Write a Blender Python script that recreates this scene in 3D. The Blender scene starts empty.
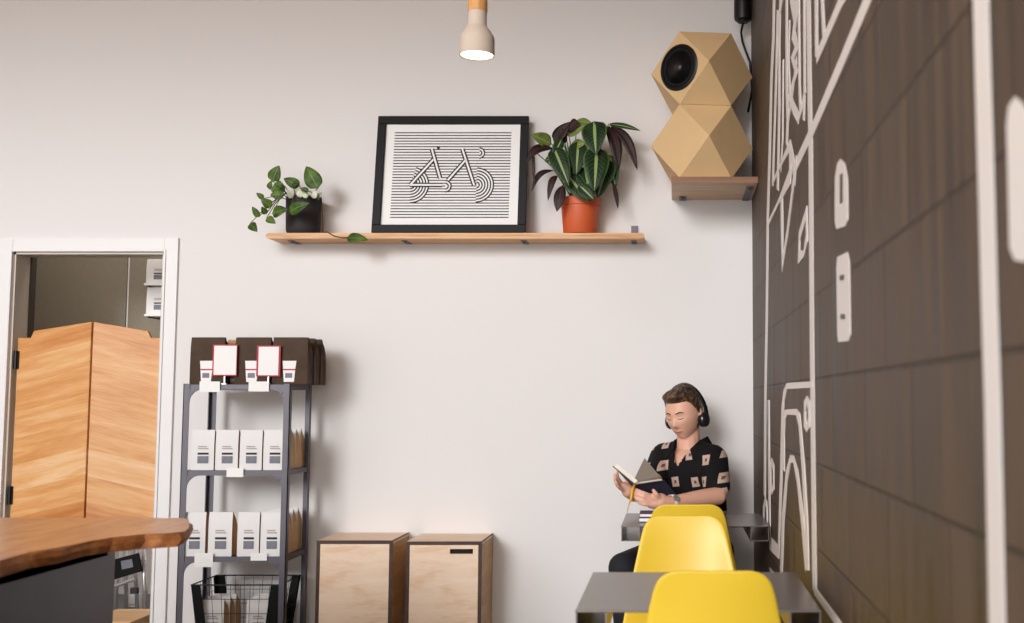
import bpy, bmesh, math, random
from mathutils import Vector, Matrix, noise
random.seed(7)
V = Vector
sc = bpy.context.scene
C = sc.collection
PI = math.pi

# ------------------------------------------------------------------ camera model
F = 1130.0; PX = 674.0; PY = 311.0; H = 1.28
T = math.atan(89.0 / F)
D = 5.80            # back wall
XW = 0.405          # right wall
CEIL = 4.3
def ray(u, v):
    r = (u - PX) / F; up = (PY - v) / F
    return V((r, math.cos(T) - up * math.sin(T), math.sin(T) + up * math.cos(T)))
def W(u, v, Y):
    d = ray(u, v); k = Y / d.y
    return V((d.x * k, Y, H + d.z * k))
def R_(u, v):       # pixel -> point on right wall
    d = ray(u, v); k = XW / d.x
    return V((XW, d.y * k, H + d.z * k))

# ------------------------------------------------------------------ materials
def lin(c):
    return tuple(((x / 255) / 12.92 if x / 255 <= .04045 else ((x / 255 + .055) / 1.055) ** 2.4) for x in c) + (1,)
def mat(name, col, rough=.6, metal=0, spec=.5, bump=0, bscale=60, var=0, emit=None, estr=0):
    m = bpy.data.materials.new(name); m.use_nodes = True
    nt = m.node_tree; b = nt.nodes['Principled BSDF']
    c = lin(col); b.inputs['Base Color'].default_value = c
    b.inputs['Roughness'].default_value = rough; b.inputs['Metallic'].default_value = metal
    b.inputs['Specular IOR Level'].default_value = spec
    if emit:
        b.inputs['Emission Color'].default_value = lin(emit); b.inputs['Emission Strength'].default_value = estr
    if bump or var:
        tc = nt.nodes.new('ShaderNodeTexCoord'); n = nt.nodes.new('ShaderNodeTexNoise')
        n.inputs['Scale'].default_value = bscale; n.inputs['Detail'].default_value = 4
        nt.links.new(tc.outputs['Object'], n.inputs['Vector'])
        if bump:
            bp = nt.nodes.new('ShaderNodeBump'); bp.inputs['Strength'].default_value = bump; bp.inputs['Distance'].default_value = .01
            nt.links.new(n.outputs['Fac'], bp.inputs['Height']); nt.links.new(bp.outputs['Normal'], b.inputs['Normal'])
        if var:
            mx = nt.nodes.new('ShaderNodeMix'); mx.data_type = 'RGBA'
            mx.inputs[6].default_value = tuple(x * (1 - var) for x in c[:3]) + (1,)
            mx.inputs[7].default_value = tuple(min(1, x * (1 + var)) for x in c[:3]) + (1,)
            nt.links.new(n.outputs['Fac'], mx.inputs[0]); nt.links.new(mx.outputs[2], b.inputs['Base Color'])
    return m
def N(nt, t, **kw):
    n = nt.nodes.new(t)
    for k, v in kw.items(): setattr(n, k, v)
    return n
def math_(nt, op, a, b=None):
    n = N(nt, 'ShaderNodeMath', operation=op)
    for i, x in enumerate((a, b)):
        if x is None: continue
        if isinstance(x, (int, float)): n.inputs[i].default_value = x
        else: nt.links.new(x, n.inputs[i])
    return n.outputs[0]
def ramp(nt, fac, stops):
    r = N(nt, 'ShaderNodeValToRGB'); e = r.color_ramp.elements
    while len(e) < len(stops): e.new(.5)
    for el, (p, c) in zip(e, stops): el.position = p; el.color = lin(c)
    nt.links.new(fac, r.inputs[0]); return r.outputs[0]
def wood(name, stops, along=(1, 0, 0), scale=1.0, rough=.45, stretch=9, plank=0, slope=0, detail=5, plank_amt=.35, spec=.4):
    """grain stretched along an axis; optional planks stacked in z, sheared by slope along x"""
    m = bpy.data.materials.new(name); m.use_nodes = True
    nt = m.node_tree; b = nt.nodes['Principled BSDF']
    b.inputs['Roughness'].default_value = rough; b.inputs['Specular IOR Level'].default_value = spec
    tc = N(nt, 'ShaderNodeTexCoord'); sp = N(nt, 'ShaderNodeSeparateXYZ'); nt.links.new(tc.outputs['Object'], sp.inputs[0])
    zz = math_(nt, 'SUBTRACT', sp.outputs[2], math_(nt, 'MULTIPLY', sp.outputs[0], slope))
    cm = N(nt, 'ShaderNodeCombineXYZ'); s = [1 if a else stretch for a in along]
    off = 0
    if plank:
        idx = math_(nt, 'FLOOR', math_(nt, 'DIVIDE', zz, plank))
        wn = N(nt, 'ShaderNodeTexWhiteNoise', noise_dimensions='1D'); nt.links.new(idx, wn.inputs['W'])
        off = wn.outputs['Value']
    nt.links.new(math_(nt, 'ADD', math_(nt, 'MULTIPLY', sp.outputs[0], s[0]), math_(nt, 'MULTIPLY', off, 31.0) if plank else 0.0), cm.inputs[0])
    nt.links.new(math_(nt, 'MULTIPLY', sp.outputs[1], s[1]), cm.inputs[1])
    nt.links.new(math_(nt, 'MULTIPLY', zz, s[2]), cm.inputs[2])
    n1 = N(nt, 'ShaderNodeTexNoise'); n1.inputs['Scale'].default_value = 2.6 * scale; n1.inputs['Detail'].default_value = detail
    n1.inputs['Distortion'].default_value = .7
    nt.links.new(cm.outputs[0], n1.inputs['Vector'])
    n2 = N(nt, 'ShaderNodeTexNoise'); n2.inputs['Scale'].default_value = 14 * scale; n2.inputs['Detail'].default_value = 3
    nt.links.new(cm.outputs[0], n2.inputs['Vector'])
    f = math_(nt, 'ADD', math_(nt, 'MULTIPLY', n1.outputs['Fac'], .75), math_(nt, 'MULTIPLY', n2.outputs['Fac'], .25))
    if plank:
        f = math_(nt, 'ADD', f, math_(nt, 'MULTIPLY', math_(nt, 'SUBTRACT', off, .5), plank_amt))
    nt.links.new(ramp(nt, f, stops), b.inputs['Base Color'])
    bp = N(nt, 'ShaderNodeBump'); bp.inputs['Strength'].default_value = .08; bp.inputs['Distance'].default_value = .01
    nt.links.new(n2.outputs['Fac'], bp.inputs['Height']); nt.links.new(bp.outputs['Normal'], b.inputs['Normal'])
    return m

M = {}
M['wall'] = mat('white_wall_paint', (228, 224, 222), .75, bump=.03, bscale=160, spec=.25)
M['trim'] = mat('white_trim_paint', (230, 227, 226), .45)
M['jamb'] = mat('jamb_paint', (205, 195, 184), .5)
M['black'] = mat('black_metal', (16, 15, 16), .4, spec=.35)
M['blackmatte'] = mat('black_matte', (13, 13, 14), .75, spec=.25)
M['frame_black'] = mat('black_frame_lacquer', (14, 9, 11), .5, spec=.2)
M['rack'] = mat('dark_grey_steel', (92, 88, 95), .45, metal=.3, var=.15, bscale=30)
M['white'] = mat('white_paper', (238, 236, 234), .7)
M['cream'] = mat('cream_paper', (226, 220, 208), .75)
M['bagwhite'] = mat('white_bag_paper', (226, 223, 221), .6, bump=.12, bscale=35)
M['kraft'] = mat('kraft_paper', (196, 160, 120), .75, bump=.1, bscale=40, var=.15)
M['foil'] = mat('dark_foil_bag', (70, 51, 36), .5, bump=.6, bscale=16, var=.5, spec=.12)
M['red'] = mat('red_ink', (176, 26, 52), .6)
M['labelgrey'] = mat('label_grey_ink', (120, 118, 128), .7, var=.4, bscale=140)
M['labelpink'] = mat('label_faded_ink', (176, 160, 160), .7, var=.2, bscale=200)
M['ink'] = mat('black_ink', (26, 24, 28), .7)
M['steel'] = mat('brushed_steel', (190, 190, 192), .3, metal=.9)
M['chrome'] = mat('aluminium', (205, 205, 208), .28, metal=.8)
M['terracotta'] = mat('terracotta_plastic', (205, 92, 48), .5, var=.08, bscale=12)
M['potgrey'] = mat('charcoal_pot', (52, 48, 48), .7, spec=.25, var=.15, bscale=20)
M['soil'] = mat('soil', (50, 36, 26), .95, bump=.8, bscale=90)
M['stem'] = mat('green_stem', (92, 104, 52), .6)
M['brownstem'] = mat('brown_vine', (94, 70, 44), .7)
M['yellow'] = mat('yellow_plastic', (230, 193, 54), .34, spec=.45)
M['mdf'] = mat('raw_mdf', (212, 178, 132), .55, var=.07, bscale=9, spec=.35)
M['concrete'] = mat('beige_concrete', (196, 180, 165), .8, var=.08, bscale=25)
M['glow'] = mat('lamp_glow', (255, 240, 225), .5, emit=(255, 236, 214), estr=6)
M['skin'] = mat('skin', (222, 170, 146), .5, var=.06, bscale=18)
M['lip'] = mat('lip_skin', (178, 112, 98), .5)
M['brow'] = mat('eyebrow_hair', (88, 62, 44), .8)
M['trouser'] = mat('black_trouser_cloth', (26, 26, 31), .85)
M['navy'] = mat('navy_book_cloth', (44, 44, 62), .6)
M['purple'] = mat('purple_book_cloth', (78, 44, 84), .6)
M['pages'] = mat('book_page_edges', (230, 220, 205), .8, var=.08, bscale=300)
M['pagegrey'] = mat('grey_toned_page', (160, 150, 136), .8)
M['ribbon'] = mat('yellow_ribbon', (226, 170, 48), .6)
M['floor'] = mat('concrete_floor', (120, 114, 108), .5, var=.1, bscale=3)
M['storefloor'] = mat('dark_store_floor', (70, 68, 72), .5, var=.1, bscale=5)
M['steelblue'] = mat('blackened_steel_panel', (96, 100, 110), .35, metal=.4, var=.22, bscale=5)
M['tabletop'] = mat('bronze_black_steel', (122, 113, 107), .27, metal=.7, var=.12, bscale=7)
M['clad'] = mat('grey_olive_cladding', (138, 128, 112), .8, var=.12, bscale=40)
M['clad_dark'] = mat('dark_post_paint', (70, 60, 50), .8)
M['hole'] = mat('slot_shade', (30, 22, 18), .9)  # near-black, shade inside the slot put into the colour
M['edge'] = wood('walnut_edge', [(.3, (52, 36, 32)), (.7, (84, 60, 50))], rough=.6)
M['shelfwood'] = wood('light_shelf_wood', [(.3, (186, 130, 82)), (.5, (216, 164, 112)), (.7, (230, 184, 134))], stretch=14)
M['bracketwood'] = wood('bracket_wood', [(.3, (176, 140, 104)), (.5, (206, 172, 136)), (.7, (222, 194, 160))], stretch=14)
M['browntop'] = wood('brown_board', [(.3, (110, 72, 44)), (.7, (146, 98, 62))], stretch=14)
M['ply'] = wood('birch_plywood', [(.3, (222, 184, 152)), (.48, (236, 208, 182)), (.7, (242, 220, 198))], stretch=5, scale=1.6, rough=.55)
M['plyside'] = wood('plywood_side', [(.3, (176, 132, 84)), (.5, (198, 156, 106)), (.7, (210, 172, 124))], along=(0, 1, 0), stretch=5, scale=1.6, rough=.5)
M['doorL'] = wood('saloon_door_wood', [(.2, (188, 116, 56)), (.42, (208, 144, 82)), (.58, (220, 162, 102)), (.8, (232, 188, 140))], plank=.135, slope=.24, stretch=9, rough=.36, plank_amt=.45)
M['doorR'] = wood('saloon_door_wood_mirrored', [(.2, (188, 116, 56)), (.42, (208, 144, 82)), (.58, (220, 162, 102)), (.8, (232, 188, 140))], plank=.135, slope=-.24, stretch=9, rough=.36, plank_amt=.45)
M['slab'] = wood('live_edge_slab', [(.28, (160, 94, 44)), (.45, (200, 134, 72)), (.6, (218, 156, 92)), (.75, (228, 176, 118))], along=(0, 1, 0), stretch=6, scale=1.2, rough=.3)
M['bark'] = wood('slab_live_edge', [(.3, (92, 52, 26)), (.5, (160, 96, 48)), (.7, (206, 146, 86))], along=(0, 1, 0), stretch=3, scale=2.5, rough=.6)
M['lampwood'] = wood('lamp_wood', [(.3, (188, 128, 70)), (.7, (222, 168, 106))], along=(0, 0, 1), stretch=10, scale=3)
M['stoolwood'] = wood('light_box_wood', [(.3, (206, 158, 108)), (.7, (226, 186, 140))], stretch=8)
M['ceil'] = wood('warm_ceiling_boards', [(.3, (150, 104, 66)), (.7, (186, 140, 96))], along=(0, 1, 0), stretch=8, rough=.6)

def make_brick():
    m = bpy.data.materials.new('dark_painted_block'); m.use_nodes = True
    nt = m.node_tree; b = nt.nodes['Principled BSDF']
    tc = N(nt, 'ShaderNodeTexCoord'); sp = N(nt, 'ShaderNodeSeparateXYZ'); nt.links.new(tc.outputs['Object'], sp.inputs[0])
    cm = N(nt, 'ShaderNodeCombineXYZ')
    nt.links.new(sp.outputs[1], cm.inputs[0]); nt.links.new(math_(nt, 'ADD', sp.outputs[2], .095), cm.inputs[1])
    br = N(nt, 'ShaderNodeTexBrick'); nt.links.new(cm.outputs[0], br.inputs['Vector'])
    br.inputs['Scale'].default_value = 1; br.inputs['Brick Width'].default_value = .48; br.inputs['Row Height'].default_value = .239
    br.inputs['Mortar Size'].default_value = .006; br.inputs['Mortar Smooth'].default_value = .6
    br.inputs['Color1'].default_value = lin((88, 71, 58)); br.inputs['Color2'].default_value = lin((97, 79, 64)); br.inputs['Mortar'].default_value = lin((68, 55, 46))
    # vertical roller streaks in the paint
    c2 = N(nt, 'ShaderNodeCombineXYZ'); nt.links.new(math_(nt, 'MULTIPLY', sp.outputs[1], 12), c2.inputs[0]); nt.links.new(math_(nt, 'MULTIPLY', sp.outputs[2], .8), c2.inputs[1])
    no = N(nt, 'ShaderNodeTexNoise'); no.inputs['Scale'].default_value = 1.5; no.inputs['Detail'].default_value = 5
    nt.links.new(c2.outputs[0], no.inputs['Vector'])
    mx = N(nt, 'ShaderNodeMix', data_type='RGBA', blend_type='MULTIPLY'); mx.inputs[0].default_value = .9
    nt.links.new(br.outputs['Color'], mx.inputs[6]); nt.links.new(ramp(nt, no.outputs['Fac'], [(.32, (120, 114, 110)), (.62, (255, 255, 255))]), mx.inputs[7])
    nt.links.new(mx.outputs[2], b.inputs['Base Color'])
    nt.links.new(math_(nt, 'ADD', math_(nt, 'MULTIPLY', no.outputs['Fac'], .6), .25), b.inputs['Roughness'])
    n3 = N(nt, 'ShaderNodeTexNoise'); n3.inputs['Scale'].default_value = 70; n3.inputs['Detail'].default_value = 4
    nt.links.new(tc.outputs['Object'], n3.inputs['Vector'])
    hh = math_(nt, 'ADD', math_(nt, 'MULTIPLY', n3.outputs['Fac'], .25), math_(nt, 'MULTIPLY', br.outputs['Fac'], -1))
    bp = N(nt, 'ShaderNodeBump'); bp.inputs['Strength'].default_value = .5; bp.inputs['Distance'].default_value = .006
    nt.links.new(hh, bp.inputs['Height']); nt.links.new(bp.outputs['Normal'], b.inputs['Normal'])
    b.inputs['Specular IOR Level'].default_value = .3
    return m
M['block'] = make_brick()
M['mural'] = mat('white_mural_paint', (226, 218, 214), .5)
M['slot'] = mat('mural_dark_paint', (66, 54, 52), .5)

def make_leaf(name, dark, light, rib, edge=None, band=.10):
    m = bpy.data.materials.new(name); m.use_nodes = True
    nt = m.node_tree; b = nt.nodes['Principled BSDF']; b.inputs['Roughness'].default_value = .5; b.inputs['Specular IOR Level'].default_value = .3
    uv = N(nt, 'ShaderNodeUVMap'); sp = N(nt, 'ShaderNodeSeparateXYZ'); nt.links.new(uv.outputs[0], sp.inputs[0])
    a = math_(nt, 'ABSOLUTE', math_(nt, 'SUBTRACT', sp.outputs[0], .5))       # 0 rib .. .5 edge
    tc = N(nt, 'ShaderNodeTexCoord'); no = N(nt, 'ShaderNodeTexNoise'); no.inputs['Scale'].default_value = 22
    nt.links.new(tc.outputs['Object'], no.inputs['Vector'])
    base = ramp(nt, no.outputs['Fac'], [(.35, dark), (.65, light)])
    vein = math_(nt, 'SINE', math_(nt, 'MULTIPLY', math_(nt, 'SUBTRACT', sp.outputs[1], math_(nt, 'MULTIPLY', a, .5)), 60))
    k = math_(nt, 'MULTIPLY', math_(nt, 'GREATER_THAN', vein, .88), .14)
    m1 = N(nt, 'ShaderNodeMix', data_type='RGBA'); nt.links.new(k, m1.inputs[0]); nt.links.new(base, m1.inputs[6]); m1.inputs[7].default_value = lin(rib)
    k2 = math_(nt, 'LESS_THAN', a, band * .5)
    m2 = N(nt, 'ShaderNodeMix', data_type='RGBA'); nt.links.new(k2, m2.inputs[0]); nt.links.new(m1.outputs[2], m2.inputs[6]); m2.inputs[7].default_value = lin(rib)
    out = m2.outputs[2]
    if edge:
        m3 = N(nt, 'ShaderNodeMix', data_type='RGBA'); nt.links.new(math_(nt, 'GREATER_THAN', a, .44), m3.inputs[0]); nt.links.new(out, m3.inputs[6]); m3.inputs[7].default_value = lin(edge)
        out = m3.outputs[2]
    nt.links.new(out, b.inputs['Base Color'])
    return m
M['leaf'] = make_leaf('pothos_leaf', (38, 62, 16), (84, 112, 32), (104, 132, 50), band=.06)
M['leafpale'] = make_leaf('pothos_pale_leaf', (120, 146, 84), (226, 226, 206), (200, 206, 170))
M['cala'] = make_leaf('veined_dark_leaf', (10, 28, 12), (22, 48, 20), (140, 160, 100), (70, 100, 50), band=.12)
M['calap'] = make_leaf('purple_leaf_back', (30, 15, 16), (48, 26, 24), (66, 40, 34))
M['calag'] = make_leaf('light_leaf_back', (84, 104, 48), (120, 132, 66), (140, 150, 84))

def make_shirt():
    m = bpy.data.materials.new('black_patterned_shirt_cloth'); m.use_nodes = True
    nt = m.node_tree; b = nt.nodes['Principled BSDF']; b.inputs['Roughness'].default_value = .85; b.inputs['Specular IOR Level'].default_value = .2
    tc = N(nt, 'ShaderNodeTexCoord'); sp = N(nt, 'ShaderNodeSeparateXYZ'); nt.links.new(tc.outputs['Object'], sp.inputs[0])
    cm = N(nt, 'ShaderNodeCombineXYZ')
    u = math_(nt, 'SUBTRACT', math_(nt, 'MULTIPLY', sp.outputs[0], 13.0*.93), math_(nt, 'MULTIPLY', sp.outputs[1], 13.0*.36))
    nt.links.new(math_(nt, 'ADD', math_(nt, 'MULTIPLY', u, .97), math_(nt, 'MULTIPLY', sp.outputs[2], 1.6)), cm.inputs[0])
    nt.links.new(math_(nt, 'SUBTRACT', math_(nt, 'MULTIPLY', sp.outputs[2], 10.2), math_(nt, 'MULTIPLY', u, .12)), cm.inputs[1])
    vo = N(nt, 'ShaderNodeTexVoronoi', voronoi_dimensions='2D', distance='CHEBYCHEV'); vo.inputs['Scale'].default_value = 1; vo.inputs['Randomness'].default_value = .4
    nt.links.new(cm.outputs[0], vo.inputs['Vector'])
    d = vo.outputs['Distance']
    on = math_(nt, 'LESS_THAN', d, .235); inn = math_(nt, 'LESS_THAN', d, .075)
    m1 = N(nt, 'ShaderNodeMix', data_type='RGBA'); nt.links.new(on, m1.inputs[0]); m1.inputs[6].default_value = lin((20, 18, 20)); m1.inputs[7].default_value = lin((192, 166, 152))
    m2 = N(nt, 'ShaderNodeMix', data_type='RGBA'); nt.links.new(inn, m2.inputs[0]); nt.links.new(m1.outputs[2], m2.inputs[6]); m2.inputs[7].default_value = lin((110, 78, 72))
    nt.links.new(m2.outputs[2], b.inputs['Base Color'])
    return m
M['shirt'] = make_shirt()
M['collar'] = mat('black_shirt_collar', (22, 19, 21), .85, spec=.2)
def make_hair():
    m = mat('brown_hair', (78, 56, 40), .5)
    nt = m.node_tree; b = nt.nodes['Principled BSDF']
    tc = N(nt, 'ShaderNodeTexCoord'); mp = N(nt, 'ShaderNodeMapping'); mp.inputs['Scale'].default_value = (55, 12, 30); mp.inputs['Rotation'].default_value = (0, .5, .5)
    nt.links.new(tc.outputs['Object'], mp.inputs['Vector'])
    no = N(nt, 'ShaderNodeTexNoise'); no.inputs['Scale'].default_value = 1.6; no.inputs['Detail'].default_value = 5; nt.links.new(mp.outputs[0], no.inputs['Vector'])
    nt.links.new(ramp(nt, no.outputs['Fac'], [(.3, (28, 18, 13)), (.5, (68, 47, 32)), (.72, (134, 102, 72))]), b.inputs['Base Color'])
    bp = N(nt, 'ShaderNodeBump'); bp.inputs['Strength'].default_value = .8; bp.inputs['Distance'].default_value = .01
    nt.links.new(no.outputs['Fac'], bp.inputs['Height']); nt.links.new(bp.outputs['Normal'], b.inputs['Normal'])
    return m
M['hair'] = make_hair()

# ------------------------------------------------------------------ mesh helpers
class MB:
    def __init__(s): s.v = []; s.f = []; s.m = []; s.uv = {}
    def add(s, vs, fs, mi=0):
        o = len(s.v); s.v += [V(p) for p in vs]; s.f += [[i + o for i in f] for f in fs]; s.m += [mi] * len(fs); return o
    def box(s, a, b, mi=0):
        (x0, y0, z0), (x1, y1, z1) = [min(p, q) for p, q in zip(a, b)], [max(p, q) for p, q in zip(a, b)]
        s.add([(x0,y0,z0),(x1,y0,z0),(x1,y1,z0),(x0,y1,z0),(x0,y0,z1),(x1,y0,z1),(x1,y1,z1),(x0,y1,z1)],
              [(0,3,2,1),(4,5,6,7),(0,1,5,4),(1,2,6,5),(2,3,7,6),(3,0,4,7)], mi)
    def prism(s, poly, axis, a, b, mi=0):
        """poly: 2-D points in the plane normal to axis, extruded a..b along it"""
        n = len(poly)
        def P(p, t):
            return {'x': (t, p[0], p[1]), 'y': (p[0], t, p[1]), 'z': (p[0], p[1], t)}[axis]
        s.add([P(p, a) for p in poly] + [P(p, b) for p in poly],
              [list(range(n)), list(range(2*n-1, n-1, -1))] + [(i, n+i, n+(i+1)%n, (i+1)%n) for i in range(n)], mi)
    def slab(s, quad, th, mi=0):
        """planar polygon given thickness th along its normal"""
        q = [V(p) for p in quad]; n = (q[1]-q[0]).cross(q[-1]-q[0]).normalized() * th; k = len(q)
        s.add(q + [p + n for p in q], [list(range(k-1, -1, -1)), list(range(k, 2*k))] + [(i, (i+1)%k, k+(i+1)%k, k+i) for i in range(k)], mi)
    def tube(s, pts, r, n=8, mi=0, caps=True):
        pts = [V(p) for p in pts]; rs = r if isinstance(r, (list, tuple)) else [r]*len(pts)
        rings = []; up = None
        for i, p in enumerate(pts):
            d = (pts[min(i+1, len(pts)-1)] - pts[max(i-1, 0)]).normalized()
            if up is None: up = V((0,0,1)) if abs(d.z) < .9 else V((1,0,0))
            a = d.cross(up).normalized(); up = a.cross(d).normalized()
            rings.append([p + (a*math.cos(2*PI*k/n) + up*math.sin(2*PI*k/n))*rs[i] for k in range(n)])
        vs = [q for ring in rings for q in ring]; fs = []
        for i in range(len(pts)-1):
            for k in range(n): fs.append((i*n+k, (i+1)*n+k, (i+1)*n+(k+1)%n, i*n+(k+1)%n))
        if caps: fs += [list(range(n)), [len(vs)-1-k for k in range(n)]]
        s.add(vs, fs, mi)
    def lathe(s, prof, c, n=32, mi=0, rot=None):
        c = V(c); vs = []; fs = []
        for r, z in prof:
            for k in range(n):
                p = V((r*math.cos(2*PI*k/n), r*math.sin(2*PI*k/n), z)); vs.append(c + (rot @ p if rot else p))
        L = len(prof)
        for i in range(L-1):
            for k in range(n): fs.append((i*n+k, i*n+(k+1)%n, (i+1)*n+(k+1)%n, (i+1)*n+k))
        if prof[0][0] > 1e-6: fs.append(list(range(n-1, -1, -1)))
        if prof[-1][0] > 1e-6: fs.append([(L-1)*n+k for k in range(n)])
        s.add(vs, fs, mi)
    def caps(s, a, b, ra, rb, n=14, m=5):
        """tapered capsule"""
        a, b = V(a), V(b); d = (b-a); L = d.length or 1e-6; d = d/L
        q = d.to_track_quat('Z', 'Y').to_matrix(); prof = []
        for i in range(m+1):
            t = -PI/2 + (PI/2)*i/m; prof.append((ra*math.cos(t)+1e-5, ra*math.sin(t)))
        for i in range(m+1):
            t = (PI/2)*i/m; prof.append((rb*math.cos(t)+1e-5, L+rb*math.sin(t)))
        s.lathe(prof, a, n, rot=q)
    def ball(s, c, r, rot=None, n=20):
        c = V(c); r = r if isinstance(r, (tuple, list)) else (r,r,r); vs = []; fs = []; m = n//2
        for i in range(m+1):
            t = PI*i/m
            for k in range(n):
                p = V((r[0]*(math.sin(t)+1e-6)*math.cos(2*PI*k/n), r[1]*(math.sin(t)+1e-6)*math.sin(2*PI*k/n), -r[2]*math.cos(t)))
                vs.append(c + (rot @ p if rot else p))
        for i in range(m):
            for k in range(n): fs.append((i*n+k, i*n+(k+1)%n, (i+1)*n+(k+1)%n, (i+1)*n+k))
        s.add(vs, fs)
    def leaf(s, base, tip, w, nrm=(0,-1,.15), droop=.12, fold=.18, kind='heart', mi=0, mid=None):
        base, tip = V(base), V(tip); ax = tip-base; L = ax.length; n = V(nrm).normalized()
        n = (n - ax.normalized()*n.dot(ax.normalized())).normalized(); side = ax.normalized().cross(n)
        rows = 10; o = len(s.v); cols = 5
        for i in range(rows+1):
            t = i/rows
            p = base.lerp(tip, t) + n*(droop*L*math.sin(PI*t))
            if mid is not None: p += (V(mid)-base.lerp(tip,.5))*math.sin(PI*t)
            if kind == 'heart': ww = w*.5*(math.sin(PI*min(1,t**.62))**.75 if 0<t<1 else .02)
            else: ww = w*.5*(math.sin(PI*t**.85)**.8 if 0<t<1 else .02)
            for k in range(cols):
                u = k/(cols-1)*2-1
                s.v.append(p + side*(u*ww) + n*(-fold*ww*(1-abs(u)))); s.uv[len(s.v)-1] = ((u+1)/2, t)
        for i in range(rows):
            for k in range(cols-1):
                a = o+i*cols+k; s.f.append([a, a+1, a+cols+1, a+cols]); s.m.append(mi)
    def build(s, name, mats, parent=None, smooth=False, bevel=0, sub=0, auto=False, local=False, solid=0):
        if not isinstance(mats, (list, tuple)): mats = [mats]
        me = bpy.data.meshes.new(name); off = V((0,0,0))
        if parent is not None and not local: off = wloc(parent)
        me.from_pydata([tuple(p-off) for p in s.v], [], s.f)
        for m in mats: me.materials.append(m)
        for p, mi in zip(me.polygons, s.m): p.material_index = mi
        if s.uv:
            ul = me.uv_layers.new(name='UVMap')
            for lp in me.loops: ul.data[lp.index].uv = s.uv.get(lp.vertex_index, (.3,.3))
        bm = bmesh.new(); bm.from_mesh(me); bmesh.ops.recalc_face_normals(bm, faces=bm.faces) if not s.uv else None; bm.to_mesh(me); bm.free()
        if smooth: me.shade_smooth()
        ob = bpy.data.objects.new(name, me); C.objects.link(ob)
        if parent is not None: ob.parent = parent
        if solid: md = ob.modifiers.new('s', 'SOLIDIFY'); md.thickness = solid; md.offset = 0
        if bevel:
            md = ob.modifiers.new('b', 'BEVEL'); md.width = bevel; md.segments = 2; md.limit_method = 'ANGLE'
        if sub: md = ob.modifiers.new('u', 'SUBSURF'); md.levels = sub; md.render_levels = sub
        if auto:
            me.shade_smooth(); md = ob.modifiers.new('w', 'EDGE_SPLIT'); md.split_angle = math.radians(35)
        return ob
def wloc(o):
    p = V((0,0,0))
    while o is not None: p += o.location; o = o.parent
    return p
def tag(o, label, cat, group=None):
    o['label'] = label; o['category'] = cat
    if group: o['group'] = group
    return o
def thing(name, label, cat, loc=(0,0,0), group=None):
    o = bpy.data.objects.new(name, None); o.empty_display_size = .1; C.objects.link(o); o.location = loc
    return tag(o, label, cat, group)
def struct(o, label=None):
    o['kind'] = 'structure'
    if label: o['label'] = label
    return o
def dup(root, loc, label=None, rotz=None):
    def cp(o, par):
        c = o.copy(); C.objects.link(c); c.parent = par
        for ch in list(o.children): cp(ch, c)
        return c
    r = cp(root, None); r.location = loc
    if rotz is not None: r.rotation_euler.z = rotz
    if label: r['label'] = label
    return r
def remesh_obj(mb, name, m, parent, voxel=.006, smooth=6, cut=None, decim=None):
    me = bpy.data.meshes.new('t'); me.from_pydata([tuple(p) for p in mb.v], [], mb.f)
    ob = bpy.data.objects.new('t', me); C.objects.link(ob)
    bm = bmesh.new(); bm.from_mesh(me); bmesh.ops.recalc_face_normals(bm, faces=bm.faces); bm.to_mesh(me); bm.free()
    md = ob.modifiers.new('r', 'REMESH'); md.mode = 'VOXEL'; md.voxel_size = voxel
    if smooth: ms = ob.modifiers.new('s', 'SMOOTH'); ms.iterations = smooth; ms.factor = .5
    dg = bpy.context.evaluated_depsgraph_get(); dg.update()
    nm = bpy.data.meshes.new_from_object(ob.evaluated_get(dg)); bpy.data.objects.remove(ob)
    off = wloc(parent); bm = bmesh.new(); bm.from_mesh(nm)
    if cut:
        dl = [f for f in bm.faces if cut(f.calc_center_median())]
        bmesh.ops.delete(bm, geom=dl, context='FACES')
    bmesh.ops.translate(bm, verts=bm.verts, vec=-off); bm.to_mesh(nm); bm.free()
    nm.name = name; nm.materials.clear(); nm.materials.append(m); nm.shade_smooth()
    o = bpy.data.objects.new(name, nm); C.objects.link(o); o.parent = parent
    return o

# ================================================================== SETTING
dx0, dx1 = W(14, 256, D).x, W(165, 256, D).x
dzt = W(90, 252, D).z
LX = -6.0; WT = .13
b = MB()
b.box((LX, D, 0), (dx0, D+WT, CEIL)); b.box((dx1, D, 0), (XW+.2, D+WT, CEIL)); b.box((dx0, D, dzt), (dx1, D+WT, CEIL))
struct(b.build('wall_back', M['wall']), 'white painted wall behind the reader')
b = MB(); b.box((XW, -1.2, 0), (XW+.2, D, CEIL)); struct(b.build('wall_right', M['block']), 'dark brown painted block wall')
b = MB(); b.box((LX, -1.2, -.1), (XW+.2, D+WT, 0)); struct(b.build('floor', M['floor']))
b = MB(); b.box((LX, .8, CEIL), (XW+.2, D+WT, CEIL+.1)); struct(b.build('ceiling', M['ceil']))
b = MB(); b.box((LX-.1, 1.4, 0), (LX, D+WT, CEIL)); struct(b.build('wall_left', M['wall']))
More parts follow.
